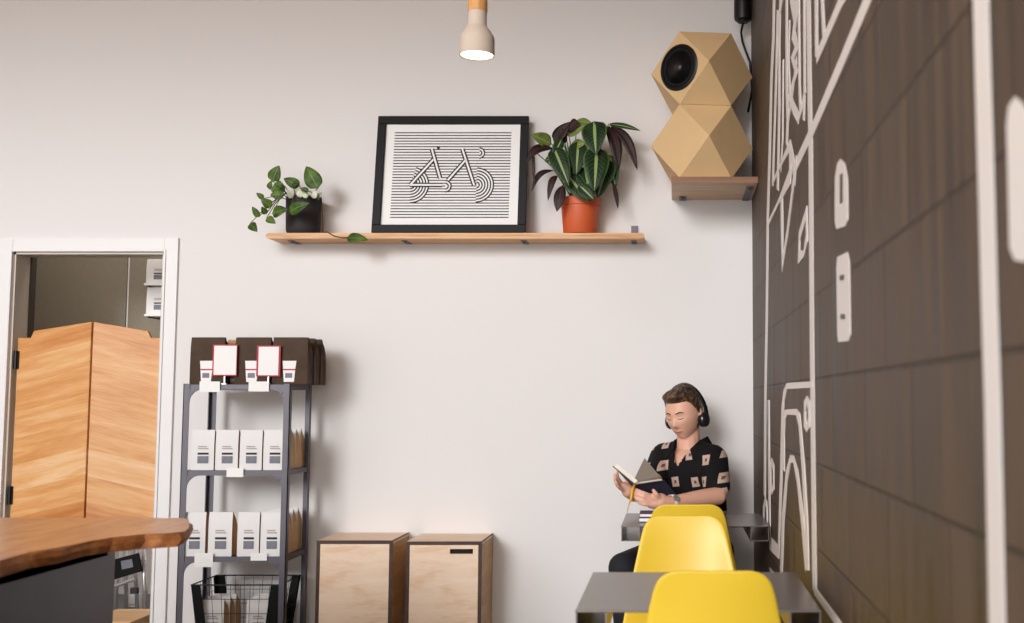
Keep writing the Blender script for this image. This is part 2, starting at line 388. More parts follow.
# doorway casing
cw = .072; b = MB(); oy = D-.014
b.box((dx0-cw, oy, 0), (dx0, D, dzt+cw)); b.box((dx1, oy, 0), (dx1+cw, D, dzt+cw)); b.box((dx0, oy, dzt), (dx1, D, dzt+cw))
t = .006
b.box((dx0-.012, oy-t, 0), (dx0, oy, dzt+.012)); b.box((dx1, oy-t, 0), (dx1+.012, oy, dzt+.012)); b.box((dx0, oy-t, dzt), (dx1, oy, dzt+.012))
struct(b.build('trim_1', M['trim'], bevel=.002), 'white casing around the doorway')
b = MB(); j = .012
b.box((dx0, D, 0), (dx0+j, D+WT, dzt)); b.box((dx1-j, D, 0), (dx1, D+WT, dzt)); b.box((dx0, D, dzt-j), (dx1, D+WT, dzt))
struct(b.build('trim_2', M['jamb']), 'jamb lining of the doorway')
# store room
SY = 7.6; sx0, sx1 = -4.3, -2.2
b = MB(); b.box((sx0, SY, 0), (sx1, SY+.08, 3)); struct(b.build('wall_store_back', M['trim']))
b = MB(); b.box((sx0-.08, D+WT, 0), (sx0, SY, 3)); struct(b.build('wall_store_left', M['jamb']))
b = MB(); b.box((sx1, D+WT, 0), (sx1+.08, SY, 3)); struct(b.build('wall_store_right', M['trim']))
b = MB(); b.box((sx0, D+WT, -.1), (sx1, SY, 0)); struct(b.build('floor_store', M['storefloor']))
b = MB(); b.box((sx0, D+WT, 3), (sx1, SY, 3.06)); struct(b.build('ceiling_store', M['clad']))
Yp = 6.55
b = MB(); xs = W(127, 300, Yp).x
b.box((sx0, Yp, 1.12), (xs-.006, Yp+.03, 3)); b.box((xs+.006, Yp+.004, 1.12), (sx1, Yp+.034, 3)); 
pn = b.build('wall_store_partition', M['clad']); struct(pn, 'grey olive partition seen above the saloon doors')
b = MB(); b.box((xs-.005, Yp+.01, 1.12), (xs+.005, Yp+.02, 3)); b.build('joint_strip', M['trim'], pn)
b = MB(); xp = W(30, 300, D+WT+.02).x
b.box((xp-.016, D+WT, 0), (xp+.016, D+WT+.04, 2.4)); struct(b.build('trim_3', M['clad_dark']), 'dark post behind the left jamb')

# saloon doors
def saloon(nm, hinge_u, sgn, m, label):
    Yd = D+.035; ph = W(hinge_u+3, 337, Yd); ang = math.radians(7); pb = .66
    pm = W(94+sgn*-.3, 322, Yd-.045); half = abs(pm.x-ph.x)/math.cos(ang)
    root = bpy.data.objects.new(nm, None); C.objects.link(root); root.location = (ph.x, Yd, 0); struct(root, label)
    zt, zm = ph.z, pm.z
    s = sgn
    poly = [(0, pb), (s*half, pb), (s*half, zm), (s*.085, zt+.03), (s*.07, zt-.005), (s*.0, zt-.005)]
    bb = MB(); bb.prism(poly, 'y', -.014, .014)
    leaf = bb.build('door_leaf', m, root, local=True, bevel=.003)
    if sgn > 0:
        for v in (360, 495):
            p = W(16, v, Yd); h = MB(); h.box((-.012, -.022, p.z-.045), (.012, .016, p.z+.045)); h.tube([(0, -.024, p.z-.047), (0, -.024, p.z+.047)], .008, 10)
            h.build('hinge', M['black'], root, local=True)
    root.rotation_euler.z = -sgn*ang
    return root
saloon('door_1', 17, 1, M['doorL'], 'left wooden saloon door leaf with two black hinges')
saloon('door_2', 163, -1, M['doorR'], 'right wooden saloon door leaf beside the white casing')

# ================================================================== MURAL on right wall
mural = MB(); MC = [0]
def stroke(pts, w, closed=False, h=.0015, mi=0, wz_=.026):
    MC[0] += 1; h += MC[0]*.00005; P = [R_(*p) for p in pts]; P = [(p.y, p.z) for p in P]; n = len(P); L = []; Rr = []
    for i in range(n):
        if closed: a, c = P[i-1], P[(i+1) % n]
        else: a, c = P[max(i-1, 0)], P[min(i+1, n-1)]
        p = P[i]
        def nr(q, r):
            d = V((r[0]-q[0], r[1]-q[1])); d = d.normalized() if d.length > 1e-9 else V((0, 0)); return V((-d.y, d.x))
        n1 = nr(a, p) if (a != p) else nr(p, c); n2 = nr(p, c) if (c != p) else n1
        m = (n1+n2); m = m.normalized() if m.length > .2 else n2
        k = min(1.6, 1/max(.35, m.dot(n2)))
        wz = min(w, wz_); ww = math.hypot(m.x*w, m.y*wz)
        L.append((p[0]+m.x*ww/2*k, p[1]+m.y*ww/2*k)); Rr.append((p[0]-m.x*ww/2*k, p[1]-m.y*ww/2*k))
    o = mural.add([(XW-h, *p) for p in L]+[(XW-h, *p) for p in Rr]+[(XW-.0001, *p) for p in L]+[(XW-.0001, *p) for p in Rr], [])
    for i in range(n if closed else n-1):
        j = (i+1) % n
        for f in ((i, j, n+j, n+i), (2*n+i, 3*n+i, 3*n+j, 2*n+j), (i, 2*n+i, 2*n+j, j), (n+i, n+j, 3*n+j, 3*n+i)): mural.f.append([o+k for k in f]); mural.m.append(mi)
    if not closed:
        for i in (0, n-1): mural.f.append([o+i, o+n+i, o+3*n+i, o+2*n+i]); mural.m.append(mi)
def blob(pts, h=.002, mi=0):
    P = [R_(*p) for p in pts]; mural.prism([(p.y, p.z) for p in P], 'x', XW-h, XW-.0001, mi)
stroke([(954,-1500),(981,-12),(984,100),(987,200),(990,312),(993,400),(998,640)], .07)
blob([(1016,97),(1024,104),(1032,125),(1034,250),(1026,262),(1016,260),(1011,248),(1008,125),(1010,106)])
blob([(841,159),(845,163),(848,178),(848.5,220),(846,226),(837,229),(835.5,222),(835.5,178),(838,163)])
stroke([(842.5,174),(842.5,203)], .035, h=.004, mi=1)
blob([(848,252),(850,262),(851,335),(849,341),(839,342),(838,335),(837,268),(838,257)])
stroke([(843,275),(843,280)], .06, h=.004, mi=1); stroke([(844,314),(844,319)], .06, h=.004, mi=1)
stroke([(802,-420),(808.5,-12),(810,100),(811,150),(812,312),(813,420),(815,592)], .095)
stroke([(814.5,590),(845,632)], .10)
stroke([(873,-12),(868,0),(842,62),(815,125),(796,166)], .11, wz_=.042)
stroke([(849,-12),(842,0),(830,28),(817,58)], .09, wz_=.036)
stroke([(822,-12),(823,10),(824.5,38)], .05); stroke([(816.5,-12),(817,55)], .06)
stroke([(801,-320),(804.5,-12),(805,90),(804,120)], .05)
stroke([(777,-240),(774.5,-12),(773.5,40),(771.5,80),(770,150),(768,215),(767,312),(765.5,400),(765,497)], .11)
stroke([(778,10),(776,90),(773,184)], .08)
stroke([(781,-12),(779.5,40),(779.5,110),(778,190)], .08)
stroke([(787,-120),(787,-12),(787,85),(788,120),(787,145)], .07)
stroke([(791,-5),(796,18),(794,35),(797,48),(793,58),(797,72),(793,84),(790,96),(794,108),(799,118)], .075)
stroke([(798,-12),(796,18)], .1); stroke([(797,60),(792,100),(789,118)], .06)
stroke([(799,118),(803,105),(806,88)], .07)
stroke([(799,-12),(799.5,40),(800,90),(801,112)], .05)
stroke([(790,20),(789,60),(791,110)], .04)
stroke([(783.5,60),(783,140),(781,170)], .04)
stroke([(772.5,184),(781,165),(790.5,145),(793,160),(796,178)], .09, wz_=.02)
stroke([(767,227),(779,202),(790.5,177),(791,146)], .09, wz_=.02)
stroke([(782,196),(782.5,230),(783,264),(788,232),(793,190),(797,160)], .08, wz_=.018)
stroke([(785,-12),(779,20),(777,45)], .06)
stroke([(807,213),(800,236),(799.5,257),(804.5,254),(807.5,238)], .05, True, wz_=.016)
# lower frame, arch and rings
stroke([(813,384.5),(787.5,386),(784.5,396),(783,412),(781.5,480),(779,552),(770.5,543),(769.5,480),(769,400)], .085, wz_=.018)
stroke([(784,470),(784,430),(785.5,415),(788,412),(797,412),(800,420),(804,470),(807,524),(808,570)], .08, wz_=.018)
stroke([(781.5,580),(783.5,520),(787,478),(791,459),(794,459),(798,476),(803,520),(807,566)], .085, wz_=.018)
stroke([(807.7,399),(805.6,406),(805.4,422),(807.5,429),(809.8,422),(809.8,406)], .05, True, wz_=.018)
stroke([(772,460),(771,468),(771,486),(772.5,493),(774,486),(774,468)], .05, True, wz_=.014)
stroke([(764,530),(764,510),(765.5,500),(767,505),(767.5,524)], .06, wz_=.014)
stroke([(770,569),(775,575),(779,582)], .07, wz_=.014)
tag(mural.build('wall_mural', [M['mural'], M['slot']]), 'white line drawing painted across the dark block wall', 'mural')

# ================================================================== SHELF + things on it
SYF = 5.615
p0, p1 = W(265, 240, SYF), W(645, 240, SYF); zt = W(400, 232.2, SYF).z; zb = zt-.032
sh = thing('wall_shelf', 'long light wood shelf board high on the white wall', 'shelf', (p0.x, D, zb))
b = MB(); r = .018; poly = []
for cx, cy, a0 in ((p1.x-r, zt-r, 0), (p0.x+r, zt-r, 1), (p0.x+r, zb+r*.8, 2), (p1.x-r, zb+r*.8, 3)):
    for k in range(5):
        a = PI/2*(a0+k/4); rr = r*.8; poly.append((cx+rr*math.cos(a), min(zt, max(zb, cy+rr*math.sin(a)))))
b.prism(poly, 'y', SYF, D-.001)
b.build('board', M['shelfwood'], sh, bevel=.002)
for u in (292, 405, 524, 634):
    x = W(u, 240, D-.1).x; k = MB()
    k.box((x-.014, D-.12, zb-.004), (x+.014, D-.001, zb-.0005)); k.tube([(x, D-.09, zb-.005), (x, D-.09, zb-.010)], .007, 8)
    if u == 634:
        k.box((x-.018, D-.006, zt+.0005), (x+.018, D-.001, zt+.06)); k.tube([(x, D-.006, zt+.035), (x, D-.010, zt+.035)], .007, 8)
    k.build('bracket', M['rack'], sh)

# framed print, leaning
fz = zt+.002
A = W(371, 232, D-.165); Bq = W(525.3, 232, D-.165); wd = Bq.x-A.x; hh = .626
pic = thing('framed_print', 'black framed bicycle line print leaning on the shelf', 'picture', (A.x, D-.165, fz))
lean = math.asin(.09/hh); pic.rotation_euler.x = -lean
b = MB(); fw = .042; th = .028
for a, c in (((0,0,0),(wd,th,fw)), ((0,0,hh-fw),(wd,th,hh)), ((0,0,fw),(fw,th,hh-fw)), ((wd-fw,0,fw),(wd,th,hh-fw))): b.box(a, c)
b.build('frame', M['frame_black'], pic, local=True, bevel=.003)
b = MB(); b.box((fw-.005, .016, fw-.005), (wd-fw+.005, .022, hh-fw+.005)); b.build('mat_board', M['white'], pic, local=True)
pr = MB(); ax0, ax1, az0, az1 = fw+.045, wd-fw-.047, fw+.042, hh-fw-.045
aw, ah = ax1-ax0, az1-az0; y0 = .0155
def U(u, v): return (ax0+(u-90)/560*aw, az1-(v-110)/405*ah)     # zoom-crop px -> print
def line2(p, q, w, y, mi):
    p, q = V(U(*p)), V(U(*q)); d = (q-p).normalized(); n = V((-d.y, d.x))*w/2
    pr.prism([tuple(p+n), tuple(q+n), tuple(q-n), tuple(p-n)], 'y', y, y+.0004, mi)
LW = .0056
nl = 31
for i in range(nl):
    v = 110+405*i/(nl-1); line2((90, v), (650, v), LW*.95, y0, 0)
def disc(c, r0, r1, a0, a1, y, mi, n=28):
    for k in range(n):
        p = []
        for rr, aa in ((r0, k), (r1, k), (r1, k+1), (r0, k+1)):
            a = a0+(a1-a0)*aa/n; p.append(U(c[0]+rr*math.cos(a), c[1]-rr*math.sin(a)))
        pr.prism(p, 'y', y, y+.0004, mi)
def wheel(c, R, a0, a1):
    disc(c, 0.01, R, a0, a1, y0-.0008, 1)
    k = R
    while k > 6: disc(c, max(0.01, k-6.2), k, a0, a1, y0-.0016, 0); k -= 13.5
wheel((492, 362), 84, -PI/2, PI/2); wheel((180, 362), 88, -PI/2, PI*.42)
wheel((345, 368), 30, -PI/2, PI/2); wheel((500, 209), 28, -PI/2, PI/2)
def bar(p, q, w=9):
    line2(p, q, (w+13)/560*aw, y0-.0024, 0); line2(p, q, w/560*aw, y0-.0032, 1)
for p, q in (((178,362),(282,240)), ((282,240),(355,330)) if False else ((272,190),(318,330)), ((355,340),(440,238)), ((418,190),(482,365)), ((178,362),(330,362))): bar(p, q)
disc((303, 184), .01, 7, 0, 2*PI, y0-.003, 0, 12)
pr.build('print', [M['ink'], M['white']], pic, local=True)
b = MB(); b.box((.01, .0225, .01), (wd-.01, .027, hh-.01)); b.build('backing_board', M['blackmatte'], pic, local=True)

# pothos
def at(cropscale, ou, ov):
    return lambda u, v, Y: W(ou+u/cropscale, ov+v/cropscale, Y)
q = at(6.92, 245, 160); PYc = 5.70
pc = W(303, 234, PYc); pr_ = .088; ph = W(303, 198, PYc).z-zt
po = thing('potted_pothos', 'trailing green pothos in a charcoal pot on shelf left end', 'plant', (pc.x, PYc, zt))
b = MB(); b.lathe([(pr_*.82, 0), (pr_*.93, .012), (pr_*.96, .03), (pr_, ph-.004), (pr_*.985, ph), (pr_*.9, ph-.002), (pr_*.88, ph-.03), (.001, ph-.03)], (pc.x, PYc, zt), 36)
b.build('pot', M['potgrey'], po, auto=True)
b = MB(); b.lathe([(pr_*.87, 0), (.04, .006), (.001, .008)], (pc.x, PYc, zt+ph-.028), 24); b.build('soil', M['soil'], po, smooth=True)
lf = MB(); vn = MB()
L = [((190,148),(237,38),88,5.60,0),((378,180),(268,128),70,5.60,0),((505,195),(424,44),112,5.58,0),((165,200),(185,140),36,5.62,0),((275,180),(180,215),85,5.58,0),
     ((270,235),(175,245),72,5.56,0),((185,320),(110,270),62,5.57,0),((130,265),(78,228),36,5.58,0),((95,395),(50,322),42,5.56,0),((145,375),(115,322),42,5.57,0),
     ((35,440),(85,496),60,5.55,0),((150,400),(212,440),52,5.55,0),((190,370),(296,342),82,5.53,0),((305,360),(450,296),78,5.54,0),((230,200),(215,280),58,5.57,0),
     ((385,260),(375,190),40,5.60,1),((425,265),(412,195),44,5.58,1),((470,265),(492,210),44,5.60,1),((330,262),(290,205),46,5.6,1),((325,180),(372,165),40,5.59,0),((440,215),(385,195),34,5.57,0),
     ((255,160),(215,175),46,5.56,0),((500,270),(530,225),34,5.62,1)]
top = V((pc.x, PYc, zt+ph-.02))
for (a, c, w, Y, k) in L:
    A_, B_ = q(a[0], a[1], Y+random.uniform(-.01,.02)), q(c[0], c[1], Y-random.uniform(0,.02))
    lf.leaf(A_, B_, w/6.92/200*1.06, nrm=(random.uniform(-.35,.2), -1, random.uniform(0,.4)), mi=k)
    sx = min(max(A_.x, top.x-.06), top.x+.06)
    s0 = V((sx, PYc+random.uniform(-.03,.02), top.z))
    if A_.z > top.z-.02: ps = [s0, s0.lerp(A_, .5)+V((0,-.01,.02)), A_]
    else:
        e = V((top.x-.07, PYc-.05, zt+ph+.02)); ps = [V((top.x-.03, PYc-.02, top.z)), e, e.lerp(A_, .5)+V((0,-.015,.01)), A_]
        if A_.x > top.x-.05: ps = [V((A_.x, PYc-.03, top.z)), V((A_.x, PYc-.085, zt+ph+.006)), A_]
    vn.tube(ps, .0022, 6)
lv = [W(322, 215, PYc+.02), W(324, 222, PYc+.02), W(325, 230, PYc), W(328, 234, SYF+.04), W(334, 236, SYF-.004), W(341, 237.5, SYF-.008), W(348, 237.5, SYF-.012)]
vn.tube([V((top.x+.07, PYc, top.z)), V((top.x+.088, PYc, zt+ph+.004)), V((top.x+.1, PYc-.01, zt+ph*.5)), V((top.x+.11, PYc-.03, zt+.004)), V((top.x+.13, SYF+.03, zt+.003)), V((top.x+.15, SYF-.006, zt+.001))]+lv[4:], .003, 6)
lf.leaf(W(347, 238, SYF-.012), W(368, 240, SYF-.02), .055, nrm=(0,-1,.35))
lf.build('foliage', [M['leaf'], M['leafpale']], po, smooth=True, solid=.0012); vn.build('vine', M['brownstem'], po, smooth=True)

# terracotta plant
q = at(4.446, 520, 110); TY = 5.695; tc_ = W(580, 232, TY); th_ = W(580, 199, TY).z-zt
tp = thing('potted_velvet_plant', 'dark veined leafy plant in a terracotta coloured pot', 'plant', (tc_.x, TY, zt))
b = MB(); b.lathe([(.082, 0), (.085, .004), (.096, th_-.042), (.102, th_-.04), (.105, th_-.002), (.102, th_), (.092, th_-.002), (.088, th_-.03), (.001, th_-.03)], (tc_.x, TY, zt), 40)
b.build('pot', M['terracotta'], tp, auto=True)
b = MB(); b.lathe([(.087, 0), (.04, .006), (.001, .008)], (tc_.x, TY, zt+th_-.028), 24); b.build('soil', M['soil'], tp, smooth=True)
lf = MB(); st = MB()
# base, tip, width, Y base, Y tip, material(0 veined,1 purple,2 light), mid offset
L = [((330,50),(338,198),112,5.58,5.52,0),((342,165),(330,362),112,5.57,5.51,0),((150,165),(218,338),84,5.56,5.51,0),((110,225),(200,200),40,5.58,5.55,0),
     ((140,150),(48,110),66,5.62,5.56,2),((150,140),(228,52),62,5.62,5.60,1),((205,112),(295,68),50,5.62,5.58,2),((250,50),(320,60),36,5.62,5.6,2),((215,100),(265,60),44,5.6,5.57,1),
     ((390,72),(440,268),56,5.62,5.58,1),((402,66),(522,268),44,5.62,5.58,1),((395,62),(536,92),26,5.62,5.58,0),
     ((150,170),(28,235),44,5.6,5.55,1),((60,180),(64,332),14,5.57,5.55,1),((148,268),(52,362),28,5.6,5.57,1),((165,292),(124,404),30,5.6,5.57,1),((190,335),(164,452),50,5.58,5.55,1),
     ((260,140),(250,290),84,5.6,5.56,0),((215,290),(300,405),84,5.58,5.55,0),((290,250),(310,408),90,5.6,5.57,0),((235,250),(255,380),80,5.62,5.6,0),((395,220),(345,392),92,5.62,5.6,0),((400,200),(425,350),64,5.64,5.62,0),
     ((415,320),(436,440),20,5.62,5.6,1),((225,160),(290,150),50,5.62,5.58,2),((200,150),(175,75),40,5.63,5.6,1),((260,330),(330,400),60,5.56,5.54,0),((185,130),(150,205),46,5.58,5.55,0)]
stop = V((tc_.x, TY, zt+th_-.02))
for (a, c, w, ya, yb, k) in L:
    A_, B_ = q(a[0], a[1], ya), q(c[0], c[1], yb)
    md = None
    if k == 1 and w < 60 and abs(a[0]-c[0]) > 40: md = A_.lerp(B_, .5)+V((0, 0, .025))+V(((B_.x-A_.x)*.12, 0, 0))
    lf.leaf(A_, B_, w/4.446/200*1.05, nrm=(random.uniform(-.2,.2), -1, .25), droop=.08, kind='heart' if w > 60 else 'lance', mi=k, mid=md)
    s0 = stop+V((random.uniform(-.04,.04), random.uniform(-.03,.03), 0))
    st.tube([s0, s0.lerp(A_, .55)+V((0,-.0,.04)), A_], .0028, 6)
lf.build('foliage', [M['cala'], M['calap'], M['calag']], tp, smooth=True, solid=.0014); st.build('stems', M['stem'], tp, smooth=True)

# ================================================================== SPEAKER
un = .180; SYc = D-.285; cx = W(702, 100, SYc).x
bz = W(700, 177.5, SYc-.15).z
brk = thing('speaker_shelf', 'small wooden bracket shelf under the faceted speaker', 'shelf', (cx, D, bz))
xa, xb = W(671.5, 180, D-.46).x, XW-.003
b = MB(); b.box((xa, D-.452, bz-.030), (xb, D-.002, bz-.001)); b.build('board', M['bracketwood'], brk, bevel=.001)
b = MB(); b.box((xa-.001, D-.46, bz-.031), (xb, D-.4525, bz-.001)); b.build('front_edge', M['browntop'], brk)
for u, y0_ in ((683, .1), (748, .36)):
    k = MB(); x = W(u, 190, D-.2).x; k.box((x-.018, D-y0_, bz-.036), (x+.018, D-.002, bz-.0315)); k.tube([(x, D-y0_+.03, bz-.036), (x, D-y0_+.03, bz-.042)], .008, 8); k.build('bracket', M['rack'], brk)
spk = thing('faceted_speaker', 'two stacked faceted wooden speaker blocks with one black driver', 'speaker', (cx, SYc, bz))
base = [(1,1,0),(1,-1,0),(-1,1,0),(-1,-1,0),(1,0,1),(1,0,-1),(-1,0,1),(-1,0,-1),(0,1,1),(0,1,-1),(0,-1,1),(0,-1,-1)]
rz = Matrix.Rotation(-PI*3/4+math.radians(6.0), 3, 'Z')
def cubo(cz):
    m = MB(); pts = [rz @ (V(p)*un) + V((cx, SYc, cz)) for p in base]
    bm = bmesh.new(); vv = [bm.verts.new(p) for p in pts]; bmesh.ops.convex_hull(bm, input=vv)
    bmesh.ops.dissolve_limit(bm, angle_limit=.02, verts=bm.verts, edges=bm.edges)
    bm.verts.index_update(); m.add([v.co.copy() for v in bm.verts], [[v.index for v in f.verts] for f in bm.faces]); bm.free(); return m
lowc = bz+un+.001; upc = lowc+2*un+.001
cubo(lowc).build('lower_block', M['mdf'], spk, bevel=.0015); cubo(upc).build('upper_block', M['mdf'], spk, bevel=.0015)
# driver: on the square face whose normal points to front-left
best = min(([1,0,0],[-1,0,0],[0,1,0],[0,-1,0]), key=lambda n: (rz @ V(n)).dot(V((1,1,0))))
nd = (rz @ V(best)).normalized(); fc = V((cx, SYc, upc))+nd*un
qm = nd.to_track_quat('Z', 'Y').to_matrix()
b = MB(); b.lathe([(.113,.0005),(.114,.006),(.108,.010),(.100,.010),(.098,.006)], fc, 40, rot=qm); b.build('driver_rim', M['black'], spk, auto=True)
b = MB(); b.lathe([(.1,.001),(.098,.007),(.090,.013),(.082,.009),(.078,.006)], fc, 40, rot=qm); b.build('surround', M['blackmatte'], spk, smooth=True)
b = MB(); b.lathe([(.082,.008),(.030,.0012),(.001,.001)], fc, 40, rot=qm); b.build('cone', mat('black_cone', (30, 28, 30), .35), spk, smooth=True)
b = MB(); b.lathe([(.026,.0015),(.024,.010),(.014,.017),(.001,.019)], fc, 24, rot=qm); b.build('dust_cap', mat('driver_cap', (44, 34, 34), .3), spk, smooth=True)

# black fixture in the corner, with its cable
fY = D-.12; fx0, fx1 = W(734, 10, fY).x, XW-.004; fzb = W(740, 21, fY).z; fr = (fx1-fx0)/2
fix = thing('black_wall_housing', 'black cylindrical housing hanging high in the wall corner', 'housing', ((fx0+fx1)/2, fY, fzb))
b = MB(); b.lathe([(fr*.8, 0), (fr*.95, .006), (fr, .02), (fr, .40), (fr*.9, .415), (.001, .415)], ((fx0+fx1)/2, fY, fzb), 24); b.build('body', M['black'], fix, auto=True)
b = MB(); b.lathe([(fr*.6, 0), (fr*.6, .008)], ((fx0+fx1)/2, fY, fzb-.008), 20); b.build('end_cap', M['black'], fix)
b = MB(); b.box(((fx0+fx1)/2-.02, fY+fr*.8, fzb+.15), ((fx0+fx1)/2+.02, D-.001, fzb+.25)); b.build('mount', M['black'], fix)
b = MB(); b.tube([((fx0+fx1)/2, fY, fzb-.012), W(741, 32, D-.05), W(742.5, 42, D-.02), W(746, 52, D-.02), W(750, 62, D-.02), W(752, 90, D-.02), W(748, 112, D-.02)], .006, 8)
tag(b.build('speaker_cable', M['black'], smooth=True), 'black cable running down the wall behind the faceted speaker', 'cable')

# ================================================================== PENDANT
LY = 3.8; lb = W(477, 56, LY); s_ = F/LY
pen = thing('pendant_lamp', 'glowing beige pendant lamp hanging near the top', 'lamp', (lb.x, LY, lb.z))
zc = lambda v: W(477, v, LY).z-lb.z
b = MB(); b.lathe([(.052, .012), (.055, .002), (.0585, 0), (.0598, .01), (.0596, zc(39)), (.056, zc(36)), (.045, zc(31)), (.034, zc(27)), (.032, zc(25)), (.0315, zc(12)), (.001, zc(12))], lb, 40); b.build('shade', M['concrete'], pen, auto=True)
b = MB(); b.lathe([(.0325, zc(12)), (.0335, zc(11.5)), (.0335, zc(-22)), (.028, zc(-24)), (.001, zc(-24))], lb, 32); b.build('neck', M['lampwood'], pen, auto=True)
b = MB(); b.lathe([(.054, 0), (.001, -.002)], lb+V((0, 0, .004)), 32); b.build('bulb_disc', M['glow'], pen)
b = MB(); b.tube([lb+V((0, 0, zc(-24))), V((lb.x, LY, CEIL-.03))], .004, 8); b.build('cord', M['black'], pen)
b = MB(); b.lathe([(.05, 0), (.05, .029)], (lb.x, LY, CEIL-.03), 24); b.build('canopy', M['black'], pen)

# ================================================================== RACK
YF, YR = 5.38, 5.70; RX0, RX1 = W(183, 400, YF).x, W(290, 400, YF).x
lv = [W(230, v, YF).z for v in (384.5, 470.5, 557)]; lv.append(lv[2]-.405)
rk = thing('shelf_rack', 'dark grey steel rack holding coffee bags beside doorway', 'rack', ((RX0+RX1)/2, (YF+YR)/2, 0))
aw_ = .03; tk = .004
for (x, y, sx, sy) in ((RX0, YF, 1, 1), (RX1, YF, -1, 1), (RX0, YR, 1, -1), (RX1, YR, -1, -1)):
    b = MB(); b.box((x, y, 0), (x+sx*aw_, y+sy*tk, lv[0]+.004)); b.box((x, y, 0), (x+sx*tk, y+sy*aw_, lv[0]+.004))
    for k in range(16):
        pass
    b.build('post', M['rack'], rk)
for z in lv:
    b = MB(); b.box((RX0+tk, YF+tk, z-.004), (RX1-tk, YR-tk, z))
    for y0_, y1_ in ((YF+tk, YF+tk+.003), (YR-tk-.003, YR-tk)): b.box((RX0+tk, y0_, z-.024), (RX1-tk, y1_, z-.004))
    for x0_, x1_ in ((RX0+tk, RX0+tk+.003), (RX1-tk-.003, RX1-tk)): b.box((x0_, YF+tk, z-.024), (x1_, YR-tk, z-.004))
    b.build('shelf', M['rack'], rk)
    for sx, x in ((1, RX0+aw_), (-1, RX1-aw_)):
        g = MB(); pl = [(x, z-.024), (x+sx*.062, z-.024)]
        for k in range(1, 7):
            a = PI/2*k/7; pl.append((x+sx*(.062-.062*math.sin(a)), z-.024-.062*(1-math.cos(a))))
        pl.append((x, z-.024-.062))
        g.prism(pl, 'y', YF+.001, YF+.0045); g.tube([(x+sx*.012, YF+.001, z-.04), (x+sx*.012, YF-.003, z-.04)], .006, 8)
        g.build('corner_gusset', M['rack'], rk)
for (u0, v0, u1, v1) in ((200,381.5,220,392),(249,381.5,269,391.5),(227,468,243.5,477),(195,553,213,567),(251,553,267,560.5)):
    a, c = W(u0, v0, YF), W(u1, v1, YF); b = MB(); b.box((a.x, YF-.004, c.z), (c.x, YF-.0025, a.z)); b.build('price_tag', M['white'], rk)

# ---- coffee bags
def bag(name, label, cat, loc, w, d, h, kind, group):
    root = thing(name, label, cat, loc, group); b = MB(); mi_front, mi_side = 0, 1
    rows = [(0, 1, 1, .98), (.04, 1, 1, 1), (.5, 1, 1, 1), (.68, .98, .84, 1), (.82, .93, .35, 1), (.94, .86, -.45, .995), (1, .82, -.62, .99)]
    rg = []
    for (t_, df, dr, ww) in rows:
        hw = w/2*ww; yf, yr = -d/2*df, d/2*dr; ym = (yf+yr)/2; gu = min(.003+.010*min(1, t_*1.3), hw*.3)
        rg.append([(-hw,yf,t_*h),(0,yf-d*.02,t_*h),(hw,yf,t_*h),(hw-gu,ym,t_*h),(hw,yr,t_*h),(0,yr+d*.02,t_*h),(-hw,yr,t_*h),(-hw+gu,ym,t_*h)])
    o = b.add([p for r_ in rg for p in r_], [])
    for i in range(len(rg)-1):
        for k in range(8):
            b.f.append([o+i*8+k, o+i*8+(k+1)%8, o+(i+1)*8+(k+1)%8, o+(i+1)*8+k]); b.m.append(mi_side if k in (2,3,6,7) else mi_front)
    b.f.append([o+k for k in range(7,-1,-1)]); b.m.append(0); b.f.append([o+(len(rg)-1)*8+k for k in range(8)]); b.m.append(0)
    if kind == 'white':
        b.build('body', [M['bagwhite'], M['kraft']], root, local=True, bevel=.002)
        l = MB(); y = -d/2*1.06-.0008; cxl = .004
        for r_ in range(2): l.box((-.026+cxl, y, h*(.52+.05*r_)), (.026+cxl-.008*r_, y+.0006, h*(.55+.05*r_)), 2)
        l.box((-.027+cxl, y, h*.385), (.027+cxl, y+.0006, h*.435), 0); l.box((-.027+cxl, y, h*.17), (.027+cxl, y+.0006, h*.35), 1)
        l.build('label', [M['ink'], M['labelgrey'], M['labelpink']], root, local=True)
        v_ = MB(); v_.lathe([(.005, 0), (.004, .002), (.001, .002)], (0, 0, 0), 10, rot=V((0,-1,0)).to_track_quat('Z','Y').to_matrix())
    else:
        b.build('body', [M['foil'], M['foil']], root, local=True, bevel=.002)
        l = MB(); y = -d/2*1.06-.001
        l.prism([(-.026, .012), (.022, .012), (.032, h*.5), (-.034, h*.5)], 'y', y, y+.001, 0)
        l.box((-.030, y-.0005, h*.30), (.028, y, h*.33), 1); l.box((-.02, y-.0005, h*.14), (.014, y, h*.24), 2)
        l.build('label', [M['white'], M['red'], M['labelgrey']], root, local=True)
    return root
BD = .072
def fill(z, spans, h, shelfname, group):
    proto = None; cols = ['leftmost column', 'second column from left', 'third column from left', 'rightmost column']
    for ci, (u0, u1, tv) in enumerate(spans):
        a, c = W(u0, 460, YF+.01), W(u1, 460, YF+.01); w = c.x-a.x-.003; x = (a.x+c.x)/2
        for r_ in range(4 if ci == 3 else 1):
            loc = (x-.001*r_, YF+.012+BD/2+r_*(BD+.001), z+.0005)
            where = 'front of ' + cols[ci] if r_ == 0 else '%s behind the front in %s' % (['', 'one', 'two', 'three'][r_], cols[ci])
            lab = 'white coffee bag on %s, %s' % (shelfname, where)
            if proto is None: proto = bag('coffee_bag', lab, 'coffee bag', loc, .114, BD*.98, h, 'white', group); o = proto
            else: o = dup(proto, loc, lab)
            o.scale = (w/.114, 1, 1)
hb = W(230, 430, YF).z-lv[1]
fill(lv[1], [(190,214,0),(214.5,238,0),(238.8,262,0),(262.5,285.5,0)], hb, 'upper middle rack shelf', 'white bags on the upper middle shelf')
hb2 = W(230, 512.5, YF).z-lv[2]
